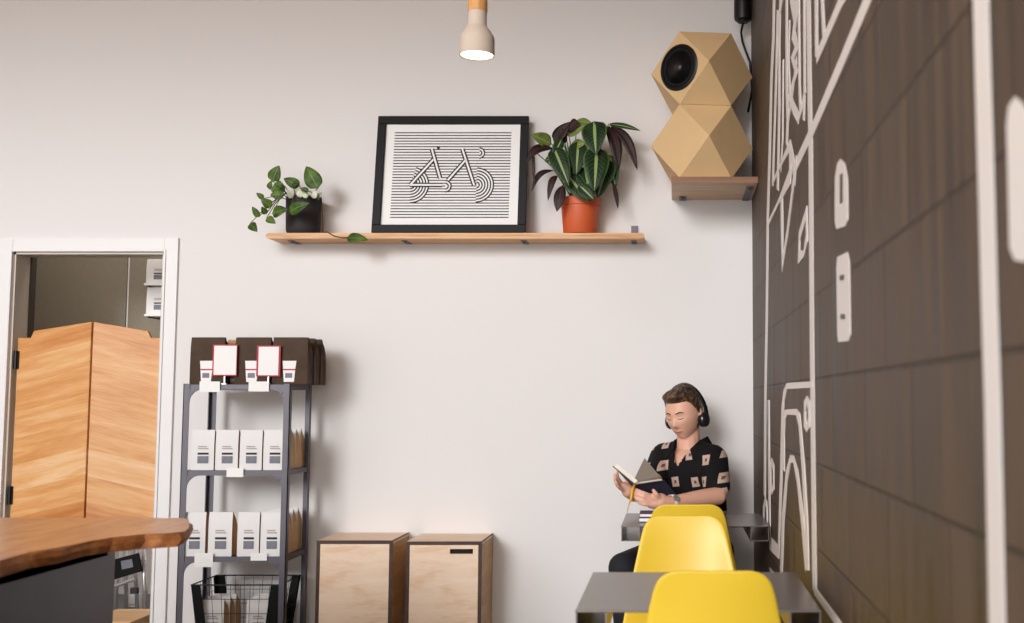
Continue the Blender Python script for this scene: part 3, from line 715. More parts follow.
fill(lv[2], [(184.5,208,0),(210,234.5,0),(239,261.5,0),(262,284.5,0)], hb2, 'lower middle rack shelf', 'white bags on the lower middle shelf')
hb3 = W(230, 337, YF).z-lv[0]
first = None
for ci, (u0, u1) in enumerate(((191,226),(235.5,272),(273,309))):
    a, c = W(u0, 380, YF+.05), W(u1, 380, YF+.05); w = c.x-a.x-.003; x = (a.x+c.x)/2
    for r_ in range(3 if ci == 2 else 1):
        loc = (x+.004*r_, YF+.068+r_*.090, lv[0]+.0005); nm = ('left', 'middle', 'right')[ci]
        lab = 'dark foil coffee bag with white label, %s of rack top' % nm if r_ == 0 else ['', 'dark foil coffee bag directly behind the right bag on rack top', 'dark foil coffee bag nearest the wall on rack top right'][r_]
        if first is None: first = bag('foil_coffee_bag', lab, 'coffee bag', loc, .17, .080, hb3, 'foil', 'dark bags on rack top'); o = first
        else: o = dup(first, loc, lab)
        o.scale.x = w/.17
a = W(232, 380, YF+.1)
kb = bag('kraft_coffee_bag', 'beige coffee bag between two dark bags on rack top', 'coffee bag', (a.x, YF+.16, lv[0]+.0005), .075, .08, hb3*.97, 'foil', None)
for ch in kb.children:
    if ch.name.startswith('body'): 
        ch.data.materials.clear(); ch.data.materials.append(M['kraft']); ch.data.materials.append(M['kraft'])
def card(u0, v0, u1, v1, lab, allred):
    y = YF+.012; a, c = W(u0, v0, y), W(u1, v1, y); r = thing('menu_card', lab, 'card', ((a.x+c.x)/2, y, lv[0]+.0005), 'cards standing on rack top')
    b = MB(); b.box((a.x, y, c.z), (c.x, y+.002, a.z)); b.build('card_back', M['red'], r)
    k = .010 if allred else .0
    f = MB(); f.box((a.x+(.007 if not allred else .009), y-.001, c.z+.006), (c.x-(.003 if not allred else .009), y, a.z-.006)); f.build('card_face', M['white'], r)
    s = MB(); s.box(((a.x+c.x)/2-.012, y-.006, lv[0]+.0005), ((a.x+c.x)/2+.012, y+.02, lv[0]+.006)); s.box(((a.x+c.x)/2-.003, y+.003, lv[0]+.004), ((a.x+c.x)/2+.003, y+.006, c.z+.03)); s.build('card_stand', M['chrome'], r)
card(213, 344.5, 236.5, 376, 'white card with red left edge standing on rack top', False)
card(257, 345.5, 280, 376.5, 'white card with full red border standing on rack top', True)

# ---- wire crate on the bottom shelf
cy0, cy1 = YF+.012, YR-.012; ctz = W(230, 585, cy0).z; cbz = lv[3]+.001
cx0, cx1 = W(187, 585, cy0).x+.02, W(281, 585, cy0).x-.006; ins = .03
cr = thing('wire_crate', 'black wire crate of coffee bags on lowest rack shelf', 'crate', ((cx0+cx1)/2, (cy0+cy1)/2, cbz))
T4 = [(cx0,cy0),(cx1,cy0),(cx1,cy1),(cx0,cy1)]; B4 = [(cx0+ins,cy0+.02),(cx1-ins,cy0+.02),(cx1-ins,cy1-.02),(cx0+ins,cy1-.02)]
def cp_(i, t_): return V((B4[i%4][0], B4[i%4][1], cbz+.004)).lerp(V((T4[i%4][0], T4[i%4][1], ctz)), t_)
b = MB(); b.tube([cp_(i, 1) for i in range(4)]+[cp_(0, 1)], .0035, 8); b.build('rim', M['black'], cr)
for i in range(4):
    b = MB(); 
    for jn in (i+1, i+3):
        q0, q1 = cp_(i, .02), cp_(i, 1); k0 = q0.lerp(cp_(jn, .02), .14); k1 = q1.lerp(cp_(jn, 1), .10); b.slab([q0, k0, k1, q1], .004)
    b.build('corner_panel', M['blackmatte'], cr)
b = MB(); b.slab([cp_(i, 0) for i in range(4)], .004); b.build('base_tray', M['black'], cr)
b = MB()
for i in range(4):
    for t_ in (.25, .5, .75): b.tube([cp_(i, t_), cp_(i+1, t_)], .0014, 5)
    for k in range(1, 9): b.tube([cp_(i, 0).lerp(cp_(i+1, 0), k/9), cp_(i, 1).lerp(cp_(i+1, 1), k/9)], .0012, 5)
b.build('wire_mesh', M['black'], cr)
hb4 = W(210, 599, cy0+.05).z-cbz-.008; proto = None
for ci, (u0, u1) in enumerate(((197,223),(247.5,272))):
    a, c = W(u0, 610, cy0+.04), W(u1, 610, cy0+.04); w = .112; x = (a.x+c.x)/2
    for r_ in range(3):
        loc = (x+(.012 if ci == 0 else -.006), cy0+.068+r_*.074, cbz+.010)
        lab = 'white coffee bag in the wire crate, %s of %s column' % (('front', 'middle', 'back')[r_], ('left', 'right')[ci])
        if proto is None: proto = bag('crate_coffee_bag', lab, 'coffee bag', loc, w, .068, hb4, 'white', 'white bags in the wire crate')
        else: dup(proto, loc, lab)

# ================================================================== PLYWOOD CABINETS
def cabinet(u0, u1, vt, lab, slot):
    Yf = 5.47; Yb = D-.004; a, c = W(u0, vt, Yf), W(u1, vt, Yf); x0, x1, z1 = a.x, c.x, a.z
    r = thing('plywood_cabinet', lab, 'cabinet', ((x0+x1)/2, Yf, 0), 'plywood cabinets against the wall')
    tt = .015
    b = MB(); b.box((x0, Yf, .0), (x0+tt, Yb, z1-tt)); b.box((x1-tt, Yf, 0), (x1, Yb, z1-tt)); b.box((x0+tt, Yb-tt, 0), (x1-tt, Yb, z1-tt)); b.box((x0+tt, Yf+.02, .02), (x1-tt, Yb-tt, .035))
    b.build('body', M['plyside'], r)
    b = MB(); b.box((x0, Yf+.0005, z1-tt), (x1, Yb, z1)); b.build('top', M['ply'], r)
    b = MB()   # dark front edge banding
    e = .002
    b.box((x0-.0005, Yf-e, 0), (x0+tt, Yf, z1+.0005)); b.box((x1-tt, Yf-e, 0), (x1+.0005, Yf, z1+.0005)); b.box((x0+tt, Yf-e, z1-tt), (x1-tt, Yf, z1+.0005))
    b.box((x1-.004, Yf, z1-.004), (x1+.0008, Yb, z1+.0008))
    b.build('edge_banding', M['edge'], r)
    d = MB(); dx_0, dx_1, dz_1 = x0+tt+.002, x1-tt-.002, z1-tt-.002
    yA, yB = Yf-.001, Yf+.016
    if slot:
        s0, s1 = W(450, 549, Yf), W(473, 554, Yf)
        d.box((dx_0, yA, .01), (dx_1, yB, s1.z)); d.box((dx_0, yA, s0.z), (dx_1, yB, dz_1)); d.box((dx_0, yA, s1.z), (s0.x, yB, s0.z)); d.box((s1.x, yA, s1.z), (dx_1, yB, s0.z))
    else: d.box((dx_0, yA, .01), (dx_1, yB, dz_1))
    dd = d.build('door', M['ply'], r)
    if slot:
        h = MB(); h.box((s0.x-.01, yB+.001, s1.z-.01), (s1.x+.01, yB+.05, s0.z+.01)); h.build('slot_shade_block', M['hole'], dd)  # dark block behind the opening, standing in for the shade inside
cabinet(317, 393, 540.5, 'plywood cabinet with plain front, next to the rack', False)
cabinet(406.5, 482, 541.5, 'plywood cabinet with a dark handle slot in its front', True)

# ================================================================== CAFE TABLES
def cafe_table(x0, x1, y0, y1, lab):
    zt_ = .764; r = thing('cafe_table', lab, 'table', ((x0+x1)/2, (y0+y1)/2, 0))
    b = MB(); b.box((x0, y0, zt_-.006), (x1, y1, zt_)); b.build('tabletop', M['tabletop'], r, bevel=.0015)
    cw_, ch = .078, .058
    for xa_, xb_ in ((x0+.001, x0+cw_), (x1-cw_, x1-.001)):
        c = MB(); t_ = .004; za, zb_ = zt_-.006-ch, zt_-.0062
        c.box((xa_, y0+.002, za), (xb_, y1-.002, za+t_)); c.box((xa_, y0+.002, za), (xa_+t_, y1-.002, zb_)); c.box((xb_-t_, y0+.002, za), (xb_, y1-.002, zb_)); c.build('channel_rail', M['tabletop'], r)
    mx_, my_ = (x0+x1)/2, (y0+y1)/2
    c = MB(); c.tube([(mx_, my_, .012), (mx_, my_, zt_-.03)], .03, 20); c.build('pedestal', M['black'], r, auto=True)
    c = MB(); c.box((x0+cw_, my_-.03, zt_-.032), (x1-cw_, my_+.03, zt_-.0065)); c.build('cross_bar', M['black'], r)
    c = MB(); c.lathe([(.21, 0), (.21, .008), (.05, .014), (.001, .014)], (mx_, my_, 0), 40); c.build('base', M['black'], r, auto=True)
    return r
TX1 = XW-.012
cafe_table(W(575, 612, 2.83).x, TX1-.03, 2.83, 3.45, 'dark metal cafe table in front, behind the nearest yellow chair')
cafe_table(W(621, 527, 4.71).x, TX1, 4.71, 5.22, 'dark metal cafe table at which the reader sits')

# books on the far table
zt2 = .7645
def bookstack():
    z = zt2
    for i, (cv, lab, hh_) in enumerate((('purple', 'purple covered book lying under another book on cafe table', .020), ('purple', 'purple covered book lying topmost beside the reader', .017))):
        a = W(639+i*.6, 520, 4.84).x; x1_ = a+.19; y0_, y1_ = 4.83, 4.96
        r = thing('book', lab, 'book', ((a+x1_)/2, (y0_+y1_)/2, z), 'books lying on the far cafe table')
        b = MB(); b.box((a, y0_, z), (x1_, y1_, z+.003)); b.box((a, y0_, z+hh_-.003), (x1_, y1_, z+hh_)); b.box((a, y1_-.003, z+.003), (x1_, y1_, z+hh_-.003)); b.build('cover', M[cv], r)
        b = MB(); b.box((a+.002, y0_+.002, z+.0032), (x1_-.003, y1_-.0035, z+hh_-.0032)); b.build('pages', M['white'], r)
        z += hh_+.0005
bookstack()

# ================================================================== YELLOW CHAIRS
def chair(label, loc, rz_):
    r = thing('shell_chair', label, 'chair', loc, 'yellow shell chairs'); r.rotation_euler.z = rz_
    # profile stations (y forward is -Y, z, half width, side curl)
    S = [(-.235,.418,.150,.0),(-.228,.436,.182,.0),(-.20,.446,.202,.004),(-.12,.440,.214,.016),(-.02,.432,.221,.026),(.07,.430,.223,.032),(.13,.440,.221,.036),(.17,.470,.217,.038),
         (.19,.52,.211,.036),(.203,.58,.201,.033),(.214,.65,.184,.029),(.225,.71,.171,.024),(.233,.762,.160,.020),(.240,.803,.151,.015),(.244,.828,.142,.010),(.2465,.845,.130,.006),(.248,.856,.110,.003),(.2482,.860,.088,.001)]
    n = 13; b = MB(); vs = []; fs = []
    for i, (y, z, hw, cu) in enumerate(S):
        y2, z2 = S[min(i+1, len(S)-1)][:2]; y1, z1 = S[max(i-1, 0)][:2]
        tg = V((0, y2-y1, z2-z1)).normalized(); nr = V((0, -tg.z, tg.y))
        for k in range(n):
            u = k/(n-1)*2-1; p = V((hw*u, y, z)) + nr*cu*(abs(u)**2.2); vs.append(p)
    for i in range(len(S)-1):
        for k in range(n-1): fs.append((i*n+k, i*n+k+1, (i+1)*n+k+1, (i+1)*n+k))
    b.add(vs, fs); o = b.build('seat_shell', M['yellow'], r, smooth=True, local=True, solid=.011, sub=2)
    b = MB(); b.tube([(-.13,-.10,.418),(.13,-.10,.418)], .009, 8); b.tube([(-.13,.09,.414),(.13,.09,.414)], .009, 8); b.tube([(-.13,-.10,.418),(-.13,.09,.414)], .009, 8); b.tube([(.13,-.10,.418),(.13,.09,.414)], .009, 8)
    b.build('under_frame', M['black'], r, local=True)
    for sx in (-1, 1):
        for y0_, y1_ in ((-.10,-.2),(.09,.2)):
            b = MB(); b.tube([(sx*.13, y0_, .414), (sx*.2, y1_, .006)], .010, 10); lg = b.build('leg', M['black'], r, local=True)
            g = MB(); g.lathe([(.013, 0), (.014, .008), (.011, .012)], (sx*.2, y1_, 0), 12); g.build('foot_glide', M['blackmatte'], lg, local=True)
    return r
c1 = W(714, 572, 2.795); chair('nearest yellow shell chair, its back towards us at front table', (c1.x, 2.795+.248, 0), PI).scale.z = 1.006
c2 = W(684, 517, 4.11); dup(bpy.data.objects['shell_chair'], (c2.x, 4.11-.248, 0), 'middle yellow shell chair, standing behind the front table', 0)
c3 = W(688, 505, 4.55); dup(bpy.data.objects['shell_chair'], (c3.x, 4.55+.248, 0), 'farthest yellow shell chair, pushed to the reader table', PI)

# ================================================================== LIVE-EDGE TABLE (left foreground)
TZ = .90; sl = thing('live_edge_table', 'wooden live edge table on a dark steel panel base', 'table', (-2.2, 2.9, 0))
def top_at(u, v):       # pixel on the table-top plane
    d = ray(u, v); k = (TZ-H)/d.z; return V((d.x*k, d.y*k, TZ))
e = [(-60,587),(-25,572),(0,560.5),(30,552),(60,547),(90,541),(110,537.5),(130,535.5),(146,534),(160,533.5),(176,532.5),(185,531.5),(188.5,528),(189.5,523),(188.5,519.5),(183,518)]
poly = [top_at(*p) for p in e]
far = poly[-1].y
outl = [(p.x, p.y) for p in poly]+[(-3.2, far+.02), (-3.2, poly[0].y-.1), (poly[0].x-.2, poly[0].y-.1)]
n = len(outl); b = MB()
cxm = sum(p[0] for p in outl)/n; cym = sum(p[1] for p in outl)/n
def ring(z, k): 
    out = []
    for i, p in enumerate(outl):
        d = V((p[0]-cxm, p[1]-cym)).normalized(); wob = .010*math.sin(i*2.1)*(1 if 0 < z < TZ else 0)
        out.append((p[0]+d.x*(k+wob), p[1]+d.y*(k+wob), z))
    return out
rings = [ring(TZ, 0), ring(TZ-.006, .004), ring(TZ-.02, .008), ring(TZ-.033, .0), ring(TZ-.041, -.008)]
o = b.add([p for r_ in rings for p in r_], [list(range(n))])
for i in range(len(rings)-1):
    for k in range(n): b.f.append([o+i*n+k, o+i*n+(k+1)%n, o+(i+1)*n+(k+1)%n, o+(i+1)*n+k]); b.m.append(1)
b.f.append([o+(len(rings)-1)*n+k for k in range(n-1,-1,-1)]); b.m.append(0)
b.build('slab_top', [M['slab'], M['bark']], sl)
bx = -1.755; by1 = 3.60
b = MB(); b.box((-2.9, 2.2, TZ-.10), (bx-.0, by1-.05, TZ-.042)); b.build('sub_frame', M['blackmatte'], sl)
b = MB(); b.box((bx-.02, 1.9, 0), (bx, by1, TZ-.045)); b.build('side_panel', M['steelblue'], sl, bevel=.002)
b = MB(); b.box((-2.9, by1-.02, 0), (bx-.021, by1, TZ-.045)); b.build('end_panel', M['steelblue'], sl, bevel=.002)

# ================================================================== STORE ROOM THINGS
Ys = 6.5
st = thing('step_stool', 'folding step stool with black tread and silver legs behind the doors', 'stool', (W(128, 600, Ys).x, Ys, 0))
b = MB(); b.slab([W(112, 560, Ys), W(139.5, 552.5, Ys), W(143, 571, Ys), W(113, 580, Ys)][::-1], .02); trd = b.build('tread', M['blackmatte'], st, bevel=.003)
b = MB(); b.slab([W(121, 561, Ys-.022), W(132, 559, Ys-.022), W(133.5, 567, Ys-.022), W(122, 569.5, Ys-.022)][::-1], .002); b.build('grey_plate', M['labelgrey'], trd)
for (a, c) in (((119.5, 535), (113, 640)), ((143, 540), (149, 700))):
    b = MB(); p, q_ = W(a[0], a[1], Ys+.03), W(c[0], c[1], Ys+.05); k = p.lerp(q_, (p.z-.004)/max(.01, p.z-q_.z)) if q_.z < 0 else V((q_.x, q_.y, .004))
    b.tube([p, k], .013, 10); b.build('leg', M['chrome'], st, smooth=True)
for (a, c) in (((134, 535), (137, 640)), ((125, 535), (126, 640))):
    b = MB(); p, q_ = W(a[0], a[1], Ys+.16), W(c[0], c[1], Ys+.2); b.tube([p, V((q_.x, q_.y, .004))], .011, 10); b.build('rear_leg', M['chrome'], st, smooth=True)
b = MB(); b.tube([W(113, 587, Ys), W(134, 579.5, Ys)], .009, 8); b.build('cross_bar', M['chrome'], st)
b = MB(); b.tube([W(146, 560, Ys+.03), W(119, 560, Ys+.035)], .008, 8); b.build('cross_bar', M['chrome'], st)
b = MB(); b.box(tuple(W(132, 593, Ys+.02)), tuple(W(137, 588, Ys-.005))); b.build('latch', M['black'], st)
r = thing('wooden_box', 'low light wood box standing behind the saloon doors', 'box', (W(120, 610, 6.1).x, 6.1, 0))
zb_ = .134; x0_, x1_ = W(96, 610, 6.1).x, W(143.5, 612, 6.1).x
b = MB(); b.box((x0_, 5.955, zb_-.02), (x1_, 6.33, zb_)); b.build('lid', M['stoolwood'], r, bevel=.003)
b = MB(); b.box((x0_+.01, 5.965, 0), (x1_-.01, 6.32, zb_-.021)); b.build('body', M['stoolwood'], r)
a = W(131, 594, 6.85)
bb_ = bag('store_coffee_bag', 'white bag standing low behind the step stool', 'coffee bag', (W(136, 600, 6.85).x, 6.85, 0), .1, .07, max(.12, a.z), 'white', None)
# small shelves with bags, upper right
for v_, lab in ((314, 'lower thin shelf on the partition above saloon doors'), (283, 'upper thin shelf on the partition above saloon doors')):
    a, c = W(144, v_, 6.32), W(178, v_, 6.32)
    r = thing('store_shelf', lab, 'shelf', ((a.x+c.x)/2, Yp, a.z), 'shelves in the store room')
    b = MB(); b.box((a.x, 6.32, a.z-.012), (c.x, Yp+.003, a.z)); b.build('board', M['trim'], r)
    b = MB(); b.box((a.x+.01, 6.33, a.z-.02), (a.x+.02, Yp+.003, a.z-.0125)); b.build('support', M['rack'], r)
    k = bag('store_bag', 'white bag with black label on %s store room shelf' % ('lower' if v_ == 314 else 'upper'), 'coffee bag', (W(161, v_, 6.4).x, 6.40, a.z+.001), .135, .08, (.155 if v_ == 314 else .14), 'white', 'white bags in the store room')

# ================================================================== PERSON
PB = V((W(693, 460, 5.5).x, 5.5, 0))
per = thing('person', 'seated person in black patterned shirt reading against the white wall', 'person', PB)
PYW = math.radians(30)
fwd = V((-math.sin(PYW), -math.cos(PYW), 0)); lft = V((math.cos(PYW), -math.sin(PYW), 0)); UPV = V((0,0,1))
ch = W(690, 470, 5.48)                       # chest axis point
hipc = V((PB.x+.01, 5.52, .55))
shz = W(690, 455, 5.46).z
neck0 = W(689, 452, 5.47); 
shL = W(714, 461, 5.385); shR = W(663, 459, 5.56)
elL = W(717.5, 496, 5.20); wrL = W(670, 502.5, 5.02); 
elR = W(654, 481, 5.36); wrR = W(634, 496, 5.13)
head_c = W(684, 413.6, 5.44)
# head frame
hy = math.radians(30); hp = math.radians(14)
Rh = Matrix.Rotation(-hy, 3, 'Z') @ Matrix.Rotation(hp, 3, 'X') @ Matrix.Rotation(math.radians(-4), 3, 'Y')
HS = 1.07
def head_pt(th, ph_):
    """th: 0 top..pi bottom, ph: 0 = facing front (-Y)"""
    x = math.sin(th)*math.sin(ph_); y = -math.sin(th)*math.cos(ph_); z = math.cos(th)
    X = .077*x; Y = .097*y; Z = .118*z
    if z < 0:
        t_ = min(1, -z); X *= 1-.30*t_**1.4
        if y > 0: Y *= 1-.5*t_**1.1; Z *= 1-.25*t_
        else: Y *= 1-.06*t_
    if y < 0: Y *= 1-.05*(1-abs(x))
    g = lambda cx_, cz_, sx_, sz_, a: a*math.exp(-((X-cx_)/sx_)**2-((Z-cz_)/sz_)**2) if y < .1 else 0
    Y -= g(0, -.022, .011, .020, .017) + g(0, -.034, .014, .010, .012) + g(0, .02, .05, .012, .004)
    Y += g(.030, .004, .017, .012, .008) + g(-.030, .004, .017, .012, .008)
    Y -= g(0, -.065, .022, .008, .006) + g(0, -.098, .022, .014, .007) + g(.034, -.02, .02, .02, .003) + g(-.034, -.02, .02, .02, .003)
    return V((X, Y, Z))*HS
def head_shell(fn, nth=48, nph=64):
    m = MB(); vs = []; fs = []
    for i in range(nth+1):
        for k in range(nph): vs.append(head_c + Rh @ fn(max(1e-3, min(PI-1e-3, PI*i/nth)), 2*PI*k/nph))
    for i in range(nth):
        for k in range(nph): fs.append((i*nph+k, i*nph+(k+1)%nph, (i+1)*nph+(k+1)%nph, (i+1)*nph+k))
    m.add(vs, fs); return m
body = head_shell(head_pt)
hl = lambda x, y, z: head_c + Rh @ (V((x, y, z))*HS)
# ears
for sx in (-1, 1): body.ball(hl(sx*.078, .012, -.008), (.010, .018, .030), rot=Rh)
# neck, torso, arms
body.caps(neck0-V((0,-.01,.03)), hl(0, .018, -.06), .062, .054)
body.caps(neck0-V((0,-.01,.05)), hipc+V((0,0,.12)), .085, .10)
body.caps(shL-lft*.02, shR+lft*.02, .066, .066)
body.caps(neck0+fwd*.03-V((0,0,.05)), neck0+fwd*.04-V((0,0,.10)), .068, .07)
for sh_, el_, wr_ in ((shL, elL, wrL), (shR, elR, wrR)):
    body.caps(sh_, el_, .052, .041); m_ = el_.lerp(wr_, .3); body.caps(el_, m_, .041, .040); body.caps(m_, wr_, .040, .027)
def finger(pts, r0, r1):
    k = len(pts)
    for i in range(k-1): body.caps(pts[i], pts[i+1], r0+(r1-r0)*i/(k-1), r0+(r1-r0)*(i+1)/(k-1), n=10, m=4)
# left hand (screen right): supports the book from below, fingers under the spine
pmL = W(655, 500.5, 4.985); body.caps(wrL, W(661, 501.5, 5.0), .028, .030); body.caps(W(661, 499, 5.0), W(650, 498, 4.985), .026, .022); body.caps(W(662, 503.5, 5.0), W(651, 504, 4.985), .026, .020)
for i, (a, m1, m2, c) in enumerate((((651,496),(645,493.5),(640,491.5),(636,489.5)), ((650,499),(643,497),(637,494.5),(632.5,491.5)), ((650,502),(643,501),(637,499),(633,496)), ((651,505),(645,504.5),(640,503),(636.5,500.5)))):
    Y0 = 4.975; finger([W(*a, Y0), W(*m1, Y0-.012), W(*m2, Y0-.008), W(*c, Y0+.01)], .0098, .0072)
finger([W(660, 499, 4.985), W(656.5, 494.5, 4.965), W(653.5, 490.5, 4.965)], .0125, .0085)
# right hand (screen left): wraps the left cover
body.caps(wrR, W(628, 491, 5.08), .026, .030); body.caps(W(629, 490, 5.075), W(622.5, 486, 5.06), .024, .02)
for i, (a, m1, c) in enumerate((((621.5,483.5),(617.5,477.5),(617,471.5)), ((621,486),(616,480.5),(614.8,474.5)), ((622,488.5),(616.5,484),(614.6,478.5)), ((623.5,490.5),(618.5,487),(616.2,482.5)))):
    finger([W(*a, 5.055), W(*m1, 5.02), W(*c, 5.005)], .0095, .007)
finger([W(628, 486, 5.085), W(627, 478, 5.075), W(624.5, 472.5, 5.085)], .012, .0085)
remesh_obj(body, 'body', M['skin'], per, .0042, 3)
# face details
def facebit(name, pts, r, m):
    b = MB(); b.tube(pts, r, 8); return b.build(name, m, per, smooth=True)
def onface(x, z, off=.0):
    # ray-free lookup: sample head shell for the closest front point
    best = None
    for i in range(60, 150):
        th = PI*i/200
        for k in range(-40, 41):
            p = head_pt(th, k*PI/160)/HS
            d = (p.x-x)**2+(p.z-z)**2
            if best is None or d < best[0]: best = (d, p)
    p = best[1]; return head_c + Rh @ ((p+V((0, -off, 0)))*HS)
for sx in (-1, 1):
    facebit('eyebrow', [onface(sx*.014, .021, .001), onface(sx*.030, .026, .001), onface(sx*.046, .020, .0)], [.0028, .0034, .0018], M['brow'])
    facebit('eyelid', [onface(sx*.017, -.001, .002), onface(sx*.030, -.005, .003), onface(sx*.043, -.001, .001)], [.0012, .0022, .0010], M['brow'])
facebit('lips', [onface(-.021, -.064, 0), onface(0, -.063, .001), onface(.021, -.064, 0)], [.0018, .0042, .0018], M['lip'])
# hair
def smooth(a, b_, x):
    t_ = max(0, min(1, (x-a)/(b_-a)))
    return t_*t_*(3-2*t_)
def hair_pt(th, ph_):
    p = head_pt(th, ph_)/HS; d = V((p.x, p.y, p.z*.9)).normalized()
    front = math.cos(ph_)                         # 1 front, -1 back
    z = p.z
    line = .064*smooth(-.15, .62, front) + (-.085)*(1-smooth(-.25, .15, front)) + (-.012)*(smooth(-.25, .15, front)-smooth(-.15, .62, front))
    on = smooth(line-.004, line+.010, z)
    topk = smooth(.035, .09, z)
    h = .006 + .007*topk + .014*topk*smooth(.1, .8, front)*smooth(.118, .075, z)
    nz = noise.noise(V((p.x*45, p.y*22, p.z*40)))*.009*topk
    o = p + d*((h+nz)*on - .010*(1-on))
    if on > .5: o += V((0, -.014, .004))*topk*smooth(.3, .9, front)*smooth(.13, .09, z)
    return o*HS
head_shell(hair_pt, 64, 88).build('hair', M['hair'], per, smooth=True)
# shirt
sh_ = MB()
sh_.caps(shL-lft*.015, shR+lft*.015, .082, .082); sh_.caps(shL-lft*.05-V((0,0,.05)), shR+lft*.05-V((0,0,.05)), .10, .10)
sh_.caps(neck0-V((0,-.015,.055)), ch-V((0,0,.12)), .105, .13); sh_.caps(ch+V((0,0,0)), hipc+V((0,0,.03)), .14, .145)
sh_.caps(ch+lft*.06, hipc+lft*.05+V((0,0,.05)), .115, .12); sh_.caps(ch-lft*.06, hipc-lft*.05+V((0,0,.05)), .115, .12)
sh_.caps(neck0-V((0,-.01,.045)), neck0+V((0,.012,.03)), .088, .072)
for q_, s_e in ((1, shL), (-1, shR)): sh_.caps(neck0+lft*q_*.035+V((0,.01,.0)), s_e+V((0,0,.012)), .062, .062)
for s0, e0 in ((shL, elL), (shR, elR)): sh_.caps(s0, s0.lerp(e0, .76), .069, .064)
vz0 = W(690, 466, 5.35).z; vz1 = neck0.z+.06
def vcut(c_):
    d = c_-neck0; a = d.dot(lft)-.004; f_ = d.dot(fwd)
    if f_ > -.03 and c_.z > vz0 and abs(a) < .060*((c_.z-vz0)/(vz1-vz0))**.9+.004 and c_.z < vz1+.1: return True
    if c_.z > neck0.z+.05: return True
    return False
shirt = remesh_obj(sh_, 'shirt', M['shirt'], per, .0065, 8, cut=vcut)
md = shirt.modifiers.new('s', 'SOLIDIFY'); md.thickness = .004; md.offset = -1
# collar flaps
for s in (-1, 1):
    p_ = lambda a, f_, z: neck0 + lft*(a*s+.004) + fwd*f_ + V((0,0,z))
    b = MB()
    G = [[p_(.069, -.05, .075), p_(.066, .03, .056), p_(.046, .078, .018)], [p_(.100, -.05, .030), p_(.098, .04, -.010), p_(.075, .102, -.035)]]
    b.add(G[0]+G[1], [(0,1,4,3),(1,2,5,4)]); b.build('collar', M['collar'], per, smooth=True, solid=.006)
# wrist watch band (pale) on his left wrist
# trousers and shoes
tr = MB(); kR = W(623, 563, 5.02); hL, hR = hipc+lft*.09, hipc-lft*.09
kL = V((hL.x-.07, 5.11, .575)); anR = V((kR.x+.02, 5.12, .10)); anL = V((kL.x-.01, 5.32, .10))
tr.caps(hL, hR, .11, .11); tr.caps(hipc, hipc+V((0,0,.06)), .13, .125)
kR2 = V((kR.x, kR.y, kR.z-.02))
for h_, k_, a_ in ((hL, kL, anL), (hR, kR2, anR)): tr.caps(h_, k_, .098, .066); tr.caps(k_, k_.lerp(a_, .35), .066, .060); tr.caps(k_.lerp(a_, .35), a_, .060, .046)
remesh_obj(tr, 'trousers', M['trouser'], per, .008, 4)
for a_ in (anL, anR):
    b = MB(); f0 = V((a_.x, a_.y, .038)); b.caps(f0+V((.02,.05,.004)), f0+V((-.05,-.10,0)), .037, .034); b.caps(f0+V((.01,.03,.01)), a_-V((0,0,.02)), .04, .042)
    remesh_obj(b, 'shoe', M['blackmatte'], per, .007, 3)
# stool he sits on (hidden behind tables)
zs = hipc.z-.115
so = thing('round_stool', 'black round stool under the seated reader', 'stool', (hipc.x, hipc.y+.04, 0))
b = MB(); b.lathe([(.15, zs-.035), (.155, zs-.02), (.15, zs-.002), (.001, zs)], (hipc.x, hipc.y+.04, 0), 32); b.build('seat', M['blackmatte'], so, auto=True)
for k in range(4):
    a = PI/4+k*PI/2; b = MB(); b.tube([(hipc.x+.1*math.cos(a), hipc.y+.04+.1*math.sin(a), zs-.036), (hipc.x+.17*math.cos(a), hipc.y+.04+.17*math.sin(a), .002)], .011, 10); b.build('leg', M['black'], so)

# headphones
hd = thing('headphones', 'black over-ear headphones worn by the reader', 'headphones', head_c)
b = MB(); pts = []
for k in range(-10, 11):
    a = k/10*math.radians(100); pts.append(hl(.094*math.sin(a), .030, -.008+.133*math.cos(a)*(1 if abs(a) < PI/2 else .6)))
n0 = len(pts)
for dy in (0,):
    vs = []; 
    for p in pts:
        o_ = (p-hl(0, .026, 0)).normalized(); w_ = Rh @ V((0, .013, 0))
        vs += [p-w_, p+w_, p+w_+o_*.009, p-w_+o_*.009]
    fs = []
    for i in range(n0-1):
        for k in range(4): fs.append((i*4+k, i*4+(k+1)%4, (i+1)*4+(k+1)%4, (i+1)*4+k))
    fs += [(0,1,2,3), (n0*4-1, n0*4-2, n0*4-3, n0*4-4)]
    b.add(vs, fs)
b.build('headband', M['black'], hd, bevel=.002)
for sx in (-1, 1):
    rt = Rh @ V((sx, 0, 0)).to_track_quat('Z', 'Y').to_matrix(); cpos = hl(sx*.076, .018, -.036)
    b = MB(); b.lathe([(.028, .006), (.034, .009), (.037, .016), (.034, .024), (.026, .029), (.001, .030)], cpos, 32, rot=rt); cup = b.build('ear_cup', mat('cup_black', (34, 33, 38), .25), hd, auto=True)
    b = MB(); b.lathe([(.022, .0), (.032, -.006), (.036, -.002), (.036, .006), (.030, .010)], cpos, 32, rot=rt); b.build('ear_cushion', M['blackmatte'], hd, smooth=True)

